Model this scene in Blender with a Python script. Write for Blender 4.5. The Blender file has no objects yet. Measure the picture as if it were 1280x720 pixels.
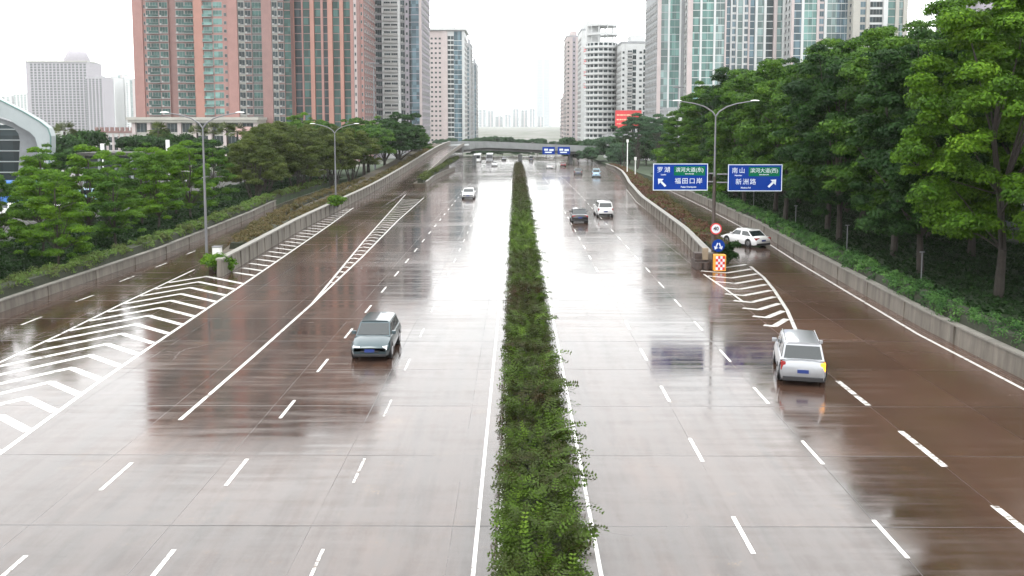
import bpy, bmesh, math, random
import numpy as np
from mathutils import Vector, Matrix
R = math.radians
sc = bpy.context.scene
col = sc.collection

# ------------------------------------------------------------------ camera
F = 1110.0; CH = 10.5; PITCH = 5.2; YAW = 0.31; PY = 257.0
cam_d = bpy.data.cameras.new('camera'); cam = bpy.data.objects.new('camera', cam_d); col.objects.link(cam)
cam_d.sensor_width = 36; cam_d.lens = 36 * F / 1280; cam_d.shift_y = -(360 - PY) / 1280
cam_d.clip_start = 0.1; cam_d.clip_end = 16000
cam.location = (0, 0, CH); cam.rotation_euler = (R(90 - PITCH), 0, R(YAW))
sc.camera = cam
# ------------------------------------------------------------------ world
SUN_EL, SUN_AZ = 62.0, 205.0
w = bpy.data.worlds.new('World'); sc.world = w; w.use_nodes = True
nt = w.node_tree; nt.nodes.clear()
wo = nt.nodes.new('ShaderNodeOutputWorld'); bg = nt.nodes.new('ShaderNodeBackground')
sky = nt.nodes.new('ShaderNodeTexSky'); sky.sky_type = 'NISHITA'; sky.sun_disc = False
sky.sun_elevation = R(SUN_EL); sky.sun_rotation = R(SUN_AZ); sky.dust_density = 6; sky.air_density = 1.0
tc = nt.nodes.new('ShaderNodeTexCoord'); sx = nt.nodes.new('ShaderNodeSeparateXYZ')
ramp = nt.nodes.new('ShaderNodeMapRange'); ramp.inputs['From Min'].default_value = 0.0; ramp.inputs['From Max'].default_value = 1.0
ramp.inputs['To Min'].default_value = 35.0; ramp.inputs['To Max'].default_value = 36.0
nz = nt.nodes.new('ShaderNodeTexNoise'); nz.inputs['Scale'].default_value = 2.2; nz.inputs['Detail'].default_value = 3
nzr = nt.nodes.new('ShaderNodeMapRange'); nzr.inputs['To Min'].default_value = 0.9; nzr.inputs['To Max'].default_value = 1.1
mulv = nt.nodes.new('ShaderNodeMath'); mulv.operation = 'MULTIPLY'
oc = nt.nodes.new('ShaderNodeVectorMath'); oc.operation = 'SCALE'; oc.inputs[0].default_value = (0.985, 1.0, 1.0)
mx = nt.nodes.new('ShaderNodeMix'); mx.data_type = 'RGBA'; mx.inputs['Factor'].default_value = 0.88
L = nt.links.new
L(tc.outputs['Generated'], sx.inputs[0]); L(sx.outputs['Z'], ramp.inputs['Value'])
L(tc.outputs['Generated'], nz.inputs['Vector']); L(nz.outputs[0], nzr.inputs['Value'])
L(ramp.outputs[0], mulv.inputs[0]); L(nzr.outputs[0], mulv.inputs[1]); L(mulv.outputs[0], oc.inputs['Scale'])
L(sky.outputs[0], mx.inputs['A']); L(oc.outputs[0], mx.inputs['B']); L(mx.outputs['Result'], bg.inputs['Color'])
bg.inputs['Strength'].default_value = 0.10; L(bg.outputs[0], wo.inputs[0])
sun_d = bpy.data.lights.new('sun', 'SUN'); sun_d.energy = 0.8; sun_d.angle = R(20); sun_d.color = (1, .97, .92)
sun = bpy.data.objects.new('sun', sun_d); col.objects.link(sun)
az = R(SUN_AZ); dv = Vector((math.sin(az) * math.cos(R(SUN_EL)), math.cos(az) * math.cos(R(SUN_EL)), math.sin(R(SUN_EL))))
sun.rotation_euler = dv.to_track_quat('Z', 'Y').to_euler(); sun.location = dv * 200
sc.view_settings.view_transform = 'Standard'; sc.view_settings.look = 'None'
sc.view_settings.exposure = 0.0; sc.view_settings.gamma = 1
try: sc.view_settings.use_curve_mapping = False
except Exception: pass
sc.render.engine = 'CYCLES'
cy = sc.cycles
cy.max_bounces = 6; cy.diffuse_bounces = 2; cy.glossy_bounces = 3; cy.transmission_bounces = 3; cy.transparent_max_bounces = 6
cy.volume_bounces = 1; cy.use_denoising = True; cy.sample_clamp_indirect = 8
cy.caustics_reflective = False; cy.caustics_refractive = False

# ------------------------------------------------------------------ pixel -> place (photo measured at 1280x720)
CM = cam.rotation_euler.to_matrix()
def ray(px, py): return CM @ Vector(((px - 640) / F, -(py - PY) / F, -1))
def G(px, py, z=0.0):
    d = ray(px, py); t = (z - CH) / d.z
    return Vector((d.x * t, d.y * t, z))
def P(px, py, Y):
    d = ray(px, py); t = Y / d.y
    return Vector((d.x * t, Y, CH + d.z * t))
def sstep(a, b, v):
    t = min(1, max(0, (v - a) / (b - a))); return t * t * (3 - 2 * t)
def prof(Y): return -3.5 * sstep(130, 330, Y)               # main road dips gently towards the flyover
def rampz(Y): return max(prof(Y) if Y < 150 else -9, 4.0 * sstep(118, 300, Y))
def lerp_pts(pts, Y):
    if Y <= pts[0][1]: return pts[0][0]
    for (a, ya), (b, yb) in zip(pts, pts[1:]):
        if Y <= yb: return a + (b - a) * (Y - ya) / (yb - ya)
    return pts[-1][0]

# ------------------------------------------------------------------ node helper + materials
class NT:
    def __init__(s, name):
        s.m = bpy.data.materials.new(name); s.m.use_nodes = True; s.t = s.m.node_tree
        s.b = s.t.nodes['Principled BSDF']; s.out = s.t.nodes['Material Output']
    def n(s, typ, **kw):
        o = s.t.nodes.new('ShaderNode' + typ)
        for k, v in kw.items():
            if k in ('operation', 'data_type', 'blend_type', 'attribute_name', 'vector_type'): setattr(o, k, v)
        return o
    def put(s, sock, v):
        if isinstance(v, bpy.types.NodeSocket): s.t.links.new(v, sock)
        else: sock.default_value = v
    def math(s, op, a, b=None, c=None, clamp=False):
        o = s.n('Math', operation=op); s.put(o.inputs[0], a)
        if b is not None: s.put(o.inputs[1], b)
        if c is not None: s.put(o.inputs[2], c)
        o.use_clamp = clamp; return o.outputs[0]
    def pos(s, scale=(1, 1, 1), obj=False):
        if obj: src = s.n('TexCoord').outputs['Object']
        else: src = s.n('NewGeometry').outputs['Position']
        v = s.n('VectorMath', operation='MULTIPLY'); s.put(v.inputs[0], src); v.inputs[1].default_value = scale
        return v.outputs[0]
    def noise(s, vec, scale=1.0, detail=4, rough=.55):
        o = s.n('TexNoise'); s.put(o.inputs['Vector'], vec); o.inputs['Scale'].default_value = scale
        o.inputs['Detail'].default_value = detail; o.inputs['Roughness'].default_value = rough; return o.outputs[0]
    def rng(s, v, a, b, c, d):
        o = s.n('MapRange'); s.put(o.inputs['Value'], v)
        for k, x in zip(('From Min', 'From Max', 'To Min', 'To Max'), (a, b, c, d)): o.inputs[k].default_value = x
        return o.outputs[0]
    def mix(s, f, a, b, blend='MIX'):
        o = s.n('Mix', data_type='RGBA', blend_type=blend); s.put(o.inputs['Factor'], f)
        for k, v in (('A', a), ('B', b)): s.put(o.inputs[k], v if isinstance(v, bpy.types.NodeSocket) else (*v[:3], 1))
        return o.outputs['Result']
    def set(s, **kw):
        for k, v in kw.items():
            k = {'color': 'Base Color', 'rough': 'Roughness', 'metal': 'Metallic', 'ior': 'IOR', 'spec': 'Specular IOR Level', 'coat': 'Coat Weight'}.get(k, k)
            if k == 'Base Color' and not isinstance(v, bpy.types.NodeSocket): v = (*v[:3], 1)
            s.put(s.b.inputs[k], v)
        return s
    def bump(s, h, strength=.3, dist=.01):
        o = s.n('Bump'); s.put(o.inputs['Height'], h); o.inputs['Strength'].default_value = strength; o.inputs['Distance'].default_value = dist
        s.t.links.new(o.outputs[0], s.b.inputs['Normal'])

def simple(name, c, rough=.6, var=.15, scale=.8, metal=0, spec=.5, stretch=(1, 1, 1), obj=False, emis=None):
    k = NT(name)
    n = k.noise(k.pos(stretch, obj), scale, 5, .6)
    a = tuple(x * (1 - var) for x in c); b = tuple(min(1, x * (1 + var)) for x in c)
    k.set(color=k.mix(k.rng(n, .3, .7, 0, 1), a, b), rough=rough, metal=metal, spec=spec)
    if emis:
        k.b.inputs['Emission Color'].default_value = (*emis[:3], 1); k.b.inputs['Emission Strength'].default_value = emis[3]
    return k.m
M = {}
def road_mat(name, tint=(.038, .0215, .0155)):
    k = NT(name); sep = k.n('SeparateXYZ'); g = k.n('NewGeometry'); k.put(sep.inputs[0], g.outputs['Position'])
    X, Y = sep.outputs[0], sep.outputs[1]
    big = k.noise(k.pos((.05, .10, .1)), 1, 4, .6)
    streak = k.noise(k.pos((.22, 2.2, .1)), 1, 6, .65)                     # rain pushed across the slabs by wind and tyres
    tyre = k.noise(k.pos((1.3, .035, .1)), 1, 4, .6)
    fine = k.noise(k.pos((1, 1, 1)), 14, 4, .7)
    # slabs: 5 m long, one lane wide, each with its own slight tone
    yy = k.math('DIVIDE', k.math('SUBTRACT', Y, 22.46), 5.0)
    xx = k.math('DIVIDE', k.math('SUBTRACT', X, 2.05), 3.72)
    cellv = k.n('CombineXYZ'); k.put(cellv.inputs[0], k.math('FLOOR', xx)); k.put(cellv.inputs[1], k.math('FLOOR', yy))
    wn = k.n('TexWhiteNoise'); k.put(wn.inputs['Vector'], cellv.outputs[0])
    def joint(v, width):
        f = k.math('ABSOLUTE', k.math('SUBTRACT', k.math('FRACT', k.math('ADD', v, .5)), .5))
        return k.rng(f, width * .5, width, 1, 0)
    wob = k.math('MULTIPLY', k.math('SUBTRACT', k.noise(k.pos((.6, .6, .6)), 1, 3), .5), .012)
    jy = joint(k.math('ADD', yy, wob), .007); jx = k.math('MULTIPLY', joint(k.math('ADD', xx, wob), .004), .6)
    jn = k.n('TexWhiteNoise'); cj = k.n('CombineXYZ'); k.put(cj.inputs[1], k.math('FLOOR', k.math('ADD', yy, .5))); k.put(jn.inputs['Vector'], cj.outputs[0])
    jy = k.math('MULTIPLY', jy, k.rng(jn.outputs['Value'], 0, 1, .35, 1.3)); jy = k.math('MINIMUM', jy, 1)
    cr = k.n('TexVoronoi'); cr.feature = 'DISTANCE_TO_EDGE'; cr.inputs['Scale'].default_value = .17
    wv = k.n('VectorMath', operation='ADD'); k.put(wv.inputs[0], k.pos()); nv = k.n('TexNoise'); k.put(nv.inputs['Vector'], k.pos()); nv.inputs['Scale'].default_value = .9; nv.inputs['Detail'].default_value = 6; k.put(wv.inputs[1], nv.outputs['Color']); k.put(cr.inputs['Vector'], wv.outputs[0])
    crack = k.math('MULTIPLY', k.rng(cr.outputs['Distance'], .0012, .0035, 1, 0), k.rng(k.noise(k.pos((.06, .06, .1)), 1, 3), .52, .60, 0, .7))
    jx = k.math('MAXIMUM', jx, crack)
    j = k.math('MULTIPLY', k.math('MAXIMUM', jy, jx), k.rng(k.noise(k.pos((.3, .3, .3)), 1, 3), .35, .6, .35, 1))
    c0 = k.mix(k.rng(big, .35, .68, 0, 1), tint, (tint[0] * 1.5, tint[1] * 1.5, tint[2] * 1.5))
    c0 = k.mix(k.rng(streak, .5, .72, 0, .65), c0, (.075, .052, .041))
    c0 = k.mix(k.rng(tyre, .46, .66, 0, .6), c0, (.022, .015, .012))
    stain = k.math('MULTIPLY', k.rng(k.noise(k.pos((.35, .12, .1)), 1, 5, .65), .54, .66, 0, .55), 1.0)
    c0 = k.mix(stain, c0, (.07, .036, .022))
    dry = k.math('MULTIPLY', k.rng(k.math('ADD', X, k.math('MULTIPLY', big, 6)), 12.5, 17, 0, 1), k.rng(Y, 45, 75, 1, .3))
    c0 = k.mix(k.math('MULTIPLY', dry, .7), c0, (.085, .047, .033))
    v = k.math('ADD', k.math('MULTIPLY', wn.outputs['Value'], .35), k.math('MULTIPLY', fine, .5))
    cc = k.n('VectorMath', operation='SCALE'); k.put(cc.inputs[0], c0); k.put(cc.inputs['Scale'], k.math('ADD', v, .58))
    # fallen leaves and silt caught along the joints
    silt = k.math('MULTIPLY', k.rng(k.noise(k.pos((.5, .9, 1)), 1.1, 5, .7), .60, .68, 0, 1), k.rng(fine, .5, .62, 0, 1))
    c1 = k.mix(k.math('MULTIPLY', silt, .55), cc.outputs[0], (.22, .13, .05))
    k.set(color=k.mix(k.math('MULTIPLY', j, .9), c1, (.008, .007, .006)))
    wet = k.math('ADD', k.rng(streak, .40, .75, -.01, .13), k.math('ADD', k.rng(big, .45, .68, -.015, .07), k.math('MULTIPLY', dry, .07)))
    r = k.math('ADD', k.math('ADD', wet, .09), k.math('MULTIPLY', j, .4))
    r = k.math('ADD', r, k.math('MULTIPLY', k.math('SUBTRACT', fine, .5), .03))
    trail = k.noise(k.pos((1.7, .16, .1)), 1, 5, .7); blot = k.noise(k.pos((.28, .55, .1)), 1, 6, .72)
    bl = k.math('ADD', k.math('MULTIPLY', trail, .45), k.math('ADD', k.math('MULTIPLY', blot, .35), k.math('MULTIPLY', streak, .2)))
    spc = k.math('SUBTRACT', k.rng(bl, .47, .60, .52, .36), k.math('MULTIPLY', k.math('MULTIPLY', k.rng(fine, .55, .75, 0, 1), k.rng(blot, .4, .6, 0, 1)), .12))
    k.set(rough=k.math('MAXIMUM', r, .04), ior=1.80, spec=spc)
    h = k.math('ADD', k.math('MULTIPLY', k.math('SUBTRACT', streak, .5), .07), k.math('MULTIPLY', fine, .16))
    k.bump(k.math('SUBTRACT', h, j), .10, .006)
    return k.m
M['road'] = road_mat('wet_concrete_road')
M['patch'] = simple('dark_road_repair', (.022, .020, .019), .45, .5, 3, spec=.3)
def paint_mat(name, worn=.60):
    k = NT(name); n = k.noise(k.pos((1, 1, 1)), 2.2, 6, .75); s = k.noise(k.pos((.3, 3, 1)), 1.5, 5, .7)
    f = k.rng(k.math('ADD', k.math('MULTIPLY', n, .6), k.math('MULTIPLY', s, .4)), worn, worn + .06, 0, 1)
    k.set(color=k.mix(f, (.62, .61, .58), (.10, .075, .06)), rough=.16, ior=1.6); return k.m
M['paint'] = paint_mat('road_paint', .545)
M['paint_worn'] = paint_mat('worn_road_paint', .50)
M['paint_yellowed'] = paint_mat('old_road_paint', .55)
k = NT('concrete_wall'); st = k.noise(k.pos((1.2, 1.2, .12)), 1.4, 6, .7); n = k.noise(k.pos(), 3, 5)
k.set(color=k.mix(k.rng(st, .35, .7, 0, 1), (.185, .165, .14), (.06, .052, .042)), rough=.55); k.bump(n, .3, .02); M['wall'] = k.m
M['kerb'] = simple('kerb_concrete', (.19, .18, .16), .5, .25, 2.5)
M['kerbwhite'] = simple('painted_kerb', (.6, .59, .56), .4, .2, 2)
M['bridge'] = simple('bridge_concrete', (.19, .20, .20), .7, .15, .3)
M['paving'] = simple('dark_wet_paving', (.06, .06, .055), .8, .3, .6, spec=.2)
M['steel'] = simple('galvanised_steel', (.15, .15, .16), .5, .1, 2, metal=.2)
M['darksteel'] = simple('brown_rusty_steel', (.055, .042, .035), .5, .3, 3)
M['white'] = simple('white_enamel', (.75, .75, .73), .4, .06, 2)
M['soil'] = simple('soil_and_litter', (.055, .045, .03), .9, .4, 1.2)
M['grass'] = simple('grass', (.018, .036, .010), .9, .5, .7)
k = NT('city_ground'); n = k.noise(k.pos(), .02, 6, .6); n2 = k.noise(k.pos(), .5, 5, .7)
k.set(color=k.mix(k.rng(n, .4, .6, 0, 1), k.mix(n2, (.03, .06, .02), (.05, .05, .03)), k.mix(n2, (.12, .12, .11), (.2, .19, .18))), rough=.9); M['ground'] = k.m
M['tyre'] = simple('tyre_rubber', (.02, .02, .02), .8)
M['rim'] = simple('alloy', (.5, .5, .52), .3, metal=.9)
M['chrome'] = simple('chrome', (.6, .6, .62), .15, metal=1)
M['black'] = simple('black_plastic', (.015, .015, .017), .45)
k = NT('car_glass'); k.set(color=(.012, .018, .02), rough=.04, spec=.8); M['cglass'] = k.m
k = NT('clear_lamp'); k.set(color=(.7, .72, .75), rough=.08, spec=.8); M['hlamp'] = k.m
M['rlamp'] = simple('red_lamp', (.25, .01, .01), .15)
M['amber'] = simple('lit_indicator', (.9, .35, .02), .3, emis=(1, .36, .03, 2.2))
M['plate_blue'] = simple('plate_blue', (.01, .03, .16), .4)
def car_paint(name, c, metal=.2):
    k = NT(name); k.set(color=c, rough=.32, metal=metal, coat=.9); k.b.inputs['Coat Roughness'].default_value = .05; return k.m
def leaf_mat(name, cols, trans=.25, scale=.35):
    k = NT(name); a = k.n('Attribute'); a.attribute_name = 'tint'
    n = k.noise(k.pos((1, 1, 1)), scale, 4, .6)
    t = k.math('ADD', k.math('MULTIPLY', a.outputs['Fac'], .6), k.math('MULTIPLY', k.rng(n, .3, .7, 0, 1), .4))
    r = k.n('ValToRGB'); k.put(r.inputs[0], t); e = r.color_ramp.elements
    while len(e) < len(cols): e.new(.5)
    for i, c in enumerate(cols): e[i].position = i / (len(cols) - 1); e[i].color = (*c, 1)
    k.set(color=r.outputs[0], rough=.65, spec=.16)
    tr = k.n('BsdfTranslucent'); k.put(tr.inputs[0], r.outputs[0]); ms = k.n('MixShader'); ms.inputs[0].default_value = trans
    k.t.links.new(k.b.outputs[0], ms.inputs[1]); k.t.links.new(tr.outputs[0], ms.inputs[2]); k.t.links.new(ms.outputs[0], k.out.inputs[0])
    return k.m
M['bark'] = simple('wet_bark', (.035, .028, .022), .8, .35, 4)
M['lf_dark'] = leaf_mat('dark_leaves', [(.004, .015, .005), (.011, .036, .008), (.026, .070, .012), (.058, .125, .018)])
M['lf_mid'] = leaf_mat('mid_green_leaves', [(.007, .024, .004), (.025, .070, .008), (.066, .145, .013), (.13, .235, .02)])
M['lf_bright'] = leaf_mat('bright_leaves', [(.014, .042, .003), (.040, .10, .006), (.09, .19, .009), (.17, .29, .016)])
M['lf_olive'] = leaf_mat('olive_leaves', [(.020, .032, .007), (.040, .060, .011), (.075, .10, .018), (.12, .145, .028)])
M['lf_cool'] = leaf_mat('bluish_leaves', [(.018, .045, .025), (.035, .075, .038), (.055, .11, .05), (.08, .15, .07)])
M['lf_hedge'] = leaf_mat('hedge_leaves', [(.045, .022, .012), (.030, .040, .009), (.065, .12, .012), (.18, .28, .03)], .25, .3)
M['lf_side'] = leaf_mat('side_hedge_leaves', [(.006, .022, .006), (.030, .085, .022), (.08, .18, .04), (.15, .28, .07)], .3, .5)
M['lf_lefth'] = leaf_mat('left_hedge_leaves', [(.055, .05, .02), (.08, .095, .03), (.09, .16, .03), (.15, .25, .045)], .25, .3)
M['lf_ground'] = leaf_mat('ground_cover_leaves', [(.004, .014, .004), (.010, .028, .006), (.018, .05, .010), (.04, .09, .015)])
M['lf_red'] = leaf_mat('reddish_shrub_leaves', [(.03, .05, .012), (.09, .055, .03), (.13, .05, .04), (.07, .12, .025), (.10, .16, .035)], .3, .18)
M['lf_brown'] = leaf_mat('brownish_shrub_leaves', [(.04, .055, .012), (.08, .075, .025), (.12, .085, .04), (.07, .10, .02)], .3, .12)

# ------------------------------------------------------------------ mesh helpers
def tag(o, label=None, cat=None, group=None, kind=None):
    if label: o['label'] = label
    if cat: o['category'] = cat
    if group: o['group'] = group
    if kind: o['kind'] = kind
    return o
def empty(name, label, cat, loc=(0, 0, 0), rz=0, group=None):
    o = bpy.data.objects.new(name, None); col.objects.link(o); o.location = loc; o.rotation_euler = (0, 0, rz); o.empty_display_size = .2
    return tag(o, label, cat, group)
def link(name, me, parent=None, mats=None):
    o = bpy.data.objects.new(name, me); col.objects.link(o)
    if parent is not None: o.parent = parent
    if mats:
        for m in (mats if isinstance(mats, (list, tuple)) else [mats]): me.materials.append(m)
    return o
class MB:
    def __init__(s): s.v = []; s.f = []; s.mi = []; s.cur = 0
    def add(s, vs, fs):
        b = len(s.v); s.v += [tuple(x) for x in vs]; s.f += [tuple(b + i for i in f) for f in fs]; s.mi += [s.cur] * len(fs)
        return s
    def box(s, x0, x1, y0, y1, z0, z1):
        return s.add([(x0, y0, z0), (x1, y0, z0), (x1, y1, z0), (x0, y1, z0), (x0, y0, z1), (x1, y0, z1), (x1, y1, z1), (x0, y1, z1)],
                     [(0, 3, 2, 1), (4, 5, 6, 7), (0, 1, 5, 4), (1, 2, 6, 5), (2, 3, 7, 6), (3, 0, 4, 7)])
    def hexa(s, b, t):      # bottom 4 points, top 4 points
        return s.add(list(b) + list(t), [(0, 3, 2, 1), (4, 5, 6, 7), (0, 1, 5, 4), (1, 2, 6, 5), (2, 3, 7, 6), (3, 0, 4, 7)])
    def quad(s, *p): return s.add(p, [tuple(range(len(p)))])
    def tube(s, p0, p1, r0, r1=None, n=8, cap=True):
        r1 = r0 if r1 is None else r1; p0 = Vector(p0); p1 = Vector(p1); d = (p1 - p0).normalized()
        a = d.orthogonal().normalized(); b = d.cross(a); vs = []
        for p, r in ((p0, r0), (p1, r1)):
            for i in range(n):
                t = 2 * math.pi * i / n; vs.append(p + (a * math.cos(t) + b * math.sin(t)) * r)
        fs = [(i, (i + 1) % n, n + (i + 1) % n, n + i) for i in range(n)]
        if cap: fs += [tuple(range(n - 1, -1, -1)), tuple(range(n, 2 * n))]
        return s.add(vs, fs)
    def path(s, pts, rs, n=7):
        for i in range(len(pts) - 1): s.tube(pts[i], pts[i + 1], rs[i], rs[i + 1], n, True)
        return s
    def prism(s, poly, z0, z1):
        n = len(poly); vs = [(x, y, z0) for x, y in poly] + [(x, y, z1) for x, y in poly]
        return s.add(vs, [tuple(range(n - 1, -1, -1)), tuple(range(n, 2 * n))] + [(i, (i + 1) % n, n + (i + 1) % n, n + i) for i in range(n)])
    def loft(s, rings, cap=True):
        n = len(rings[0]); vs = [p for r in rings for p in r]; fs = []
        for k in range(len(rings) - 1):
            for i in range(n): fs.append((k * n + i, k * n + (i + 1) % n, (k + 1) * n + (i + 1) % n, (k + 1) * n + i))
        if cap: fs += [tuple(range(n - 1, -1, -1)), tuple((len(rings) - 1) * n + i for i in range(n))]
        return s.add(vs, fs)
    def mesh(s, name):
        me = bpy.data.meshes.new(name); me.from_pydata(s.v, [], s.f)
        if any(s.mi): me.polygons.foreach_set('material_index', s.mi)
        me.update(); return me
    def build(s, name, mats, parent=None, smooth=False, bevel=0):
        me = s.mesh(name)
        if smooth or bevel:
            bm = bmesh.new(); bm.from_mesh(me); bmesh.ops.remove_doubles(bm, verts=bm.verts, dist=1e-4); bmesh.ops.recalc_face_normals(bm, faces=bm.faces)
            if bevel: bmesh.ops.bevel(bm, geom=[e for e in bm.edges if e.is_manifold and e.calc_face_angle(0) > .5], offset=bevel, segments=2, affect='EDGES', profile=.5)
            bm.to_mesh(me); bm.free()
        o = link(name, me, parent, mats)
        if smooth:
            me.polygons.foreach_set('use_smooth', [True] * len(me.polygons))
            try: me.set_sharp_from_angle(angle=R(38))
            except Exception: pass
        return o
def quads_mesh(name, V, tint=None):                 # V: (n,4,3) array of leaf quads
    n = len(V); me = bpy.data.meshes.new(name)
    me.vertices.add(n * 4); me.vertices.foreach_set('co', np.ascontiguousarray(V, dtype=np.float32).ravel())
    me.loops.add(n * 4); me.loops.foreach_set('vertex_index', np.arange(n * 4, dtype=np.int32))
    me.polygons.add(n); me.polygons.foreach_set('loop_start', np.arange(0, n * 4, 4, dtype=np.int32))
    try: me.polygons.foreach_set('loop_total', np.full(n, 4, dtype=np.int32))
    except Exception: pass
    me.update(calc_edges=True)
    if tint is not None:
        a = me.attributes.new('tint', 'FLOAT', 'FACE'); a.data.foreach_set('value', np.asarray(tint, dtype=np.float32))
    return me
def leaves(P0, Nrm, size, rng, aspect=.55, jit=.7):
    """rhombic leaves at points P0 whose faces lean to Nrm"""
    n = len(P0); N = Nrm + rng.normal(0, jit, (n, 3)); N /= np.linalg.norm(N, axis=1, keepdims=True) + 1e-9
    T = rng.normal(0, 1, (n, 3)); T -= (T * N).sum(1, keepdims=True) * N; T /= np.linalg.norm(T, axis=1, keepdims=True) + 1e-9
    B = np.cross(N, T); s = (size * rng.uniform(.6, 1.3, n))[:, None]
    droop = N * s * .12
    return np.stack([P0 - T * s, P0 + B * s * aspect + droop, P0 + T * s, P0 - B * s * aspect + droop], 1)

# ------------------------------------------------------------------ ground and roads
def strip_sheet(name, Lf, Rf, ys, zf, mat, nx=1, dz=0, kind='structure', parent=None):
    m = MB(); vs = []; fs = []
    for y in ys:
        for i in range(nx + 1):
            vs.append((Lf(y) + (Rf(y) - Lf(y)) * i / nx, y, zf(y) + dz))
    for j in range(len(ys) - 1):
        for i in range(nx):
            a = j * (nx + 1) + i; fs.append((a, a + 1, a + nx + 2, a + nx + 1))
    m.add(vs, fs); o = m.build(name, mat, parent)
    if kind: o['kind'] = kind
    return o
YS = [-40, -20, 0] + list(range(10, 130, 10)) + list(range(130, 340, 6)) + [340, 400]
LOUT = [(-29.2, 0), (-29.0, 50), (-28.6, 70), (-30.2, 100), (-31.6, 116), (-31.8, 160), (-31.0, 400)]
ROUT = [(21.0, 0), (20.95, 44), (22.3, 68), (23.8, 88), (24.6, 110), (25.6, 160), (29.5, 260), (30, 400)]
lo = lambda y: lerp_pts(LOUT, y); ro = lambda y: lerp_pts(ROUT, y)
GY = [-60, 0, 60] + list(range(120, 345, 8)) + [400, 700, 1500, 3000, 6500, 9500]
strip_sheet('ground', lambda y: -7000, lambda y: 7000, GY, prof, M['ground'], 40, -.05)
strip_sheet('road', lo, ro, YS, prof, M['road'], 8)

def ribbon(m, pts, width, zoff, zf=prof, step=4.0):
    """flat painted band along a polyline of (x,y)"""
    out = []
    for (x0, y0), (x1, y1) in zip(pts, pts[1:]):
        n = max(1, int(math.hypot(x1 - x0, y1 - y0) / step))
        for i in range(n): out.append((x0 + (x1 - x0) * i / n, y0 + (y1 - y0) * i / n))
    out.append(pts[-1]); Lp = []; Rp = []
    for i, (x, y) in enumerate(out):
        a = out[max(0, i - 1)]; b = out[min(len(out) - 1, i + 1)]; dx, dy = b[0] - a[0], b[1] - a[1]; l = math.hypot(dx, dy) or 1
        nx, ny = -dy / l * width / 2, dx / l * width / 2
        Lp.append((x + nx, y + ny, zf(y + ny) + zoff)); Rp.append((x - nx, y - ny, zf(y - ny) + zoff))
    n = len(out); m.add(Rp + Lp, [(i, i + 1, n + i + 1, n + i) for i in range(n - 1)])
def g2(px, py): v = G(px, py); return (v.x, v.y)
ZP = .006
mk = MB()
XL = g2(605, 590)[0]; XR = g2(735, 600)[0]
XL = -1.02; XR = 1.98
ribbon(mk, [(XL, 8), (XL, 330)], .10, ZP); ribbon(mk, [(XR, 8), (XR, 330)], .10, ZP)
main_marks = mk.build('edge_line_marking', M['paint']); main_marks['kind'] = 'structure'
mk = MB()
def dashes(px, py, k0, k1, ln=2.1, wd=.12, period=6.0):
    x, y = g2(px, py)
    for k in range(k0, k1):
        yc = y + k * period; ribbon(mk, [(x, yc - ln / 2), (x, yc + ln / 2)], wd, ZP)
dashes(296, 590, -3, 48); dashes(870, 562, -3, 46); dashes(1015, 565, -3, 46)
dashes(146, 595, -2, 1)
o = mk.build('lane_marking', M['paint']); o['kind'] = 'structure'
mk = MB(); dashes(449, 588, -3, 48, 1.9, .08); dashes(1152, 560, -2, 3, 3.2, .22)
# slim gaps worn into the far left lane dashes of the side road
for (a, b, c, d) in ((27, 406, 52, 396), (95, 377, 117, 369), (150, 352, 168, 345), (195, 334, 209, 328.5), (233, 318, 244, 313.5)):
    ribbon(mk, [g2(a, b), g2(c, d)], .15, ZP)
o = mk.build('worn_lane_marking', M['paint_worn']); o['kind'] = 'structure'
# gore at the start of the flyover ramp (middle left)
mk = MB()
gA = [(g2(225, 525)), g2(316, 446), g2(390, 380), g2(455, 301), g2(507, 243)]
gB = [g2(390, 380), g2(452, 322), g2(497, 276), g2(530, 247)]
ribbon(mk, gA, .16, ZP); ribbon(mk, gB, .16, ZP + .002)
fa = [(x, y) for x, y in gA]; fb = [(x, y) for x, y in gB]
y = gB[0][1] + 5
while y < min(gA[-1][1], gB[-1][1]) - 1:
    xa = lerp_pts(fa, y); xb = lerp_pts(fb, y); wdt = xb - xa
    ribbon(mk, [(xa + .12, y - .3 * wdt), (xa + wdt * .35, y + .12 * wdt), (xb - .12, y - .35 * wdt)], .34, ZP - .002)
    y += 2.15
# left big chevron area
eL = [g2(0, 567), g2(120, 480), g2(220, 412), g2(318, 346), g2(414, 280), g2(455, 250)]
far = P(493, 222, 156); eL += [(far.x, 156), (far.x - .5, 200)]
eLz = lambda y: max(prof(y), rampz(y) + .02 if y > 118 else -9)
ribbon(mk, [(eL[0][0] + .3, 5)] + eL[:6], .18, ZP)
sL = [g2(0, 453), g2(73, 419), g2(150, 381), g2(243, 337)]
ribbon(mk, [(sL[0][0] + .1, 10)] + sL, .16, ZP)
fe = lambda y: lerp_pts(eL, y); fs_ = lambda y: lerp_pts(sL, y)
a0, a1 = g2(35, 498), g2(262, 344)
fx = lambda y: a0[0] + (a1[0] - a0[0]) * (y - a0[1]) / (a1[1] - a0[1])
y = 8.0
while y < a1[1] + 1:
    xa = fx(y); rr = MB
    xr = fe(y - 2); yr = y - .85 * (xr - xa); xl = fs_(y - 3) ; yl = y - 1.35 * (xa - xl)
    ribbon(mk, [(xl + .1, yl), (xa, y)], .34, ZP - .002); ribbon(mk, [(xa - .1, y - .06), (fe(yr) - .1, yr)], .36, ZP - .003)
    y += 2.12
WL = [g2(278, 346), g2(375, 288), (-22.1, 120), (-22.4, 160), (-22.4, 205), (-22.2, 250), (-21.6, 290)]   # foot of the ramp's left wall
fw = lambda y: lerp_pts(WL, y)
y = WL[0][1] + .5
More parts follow.
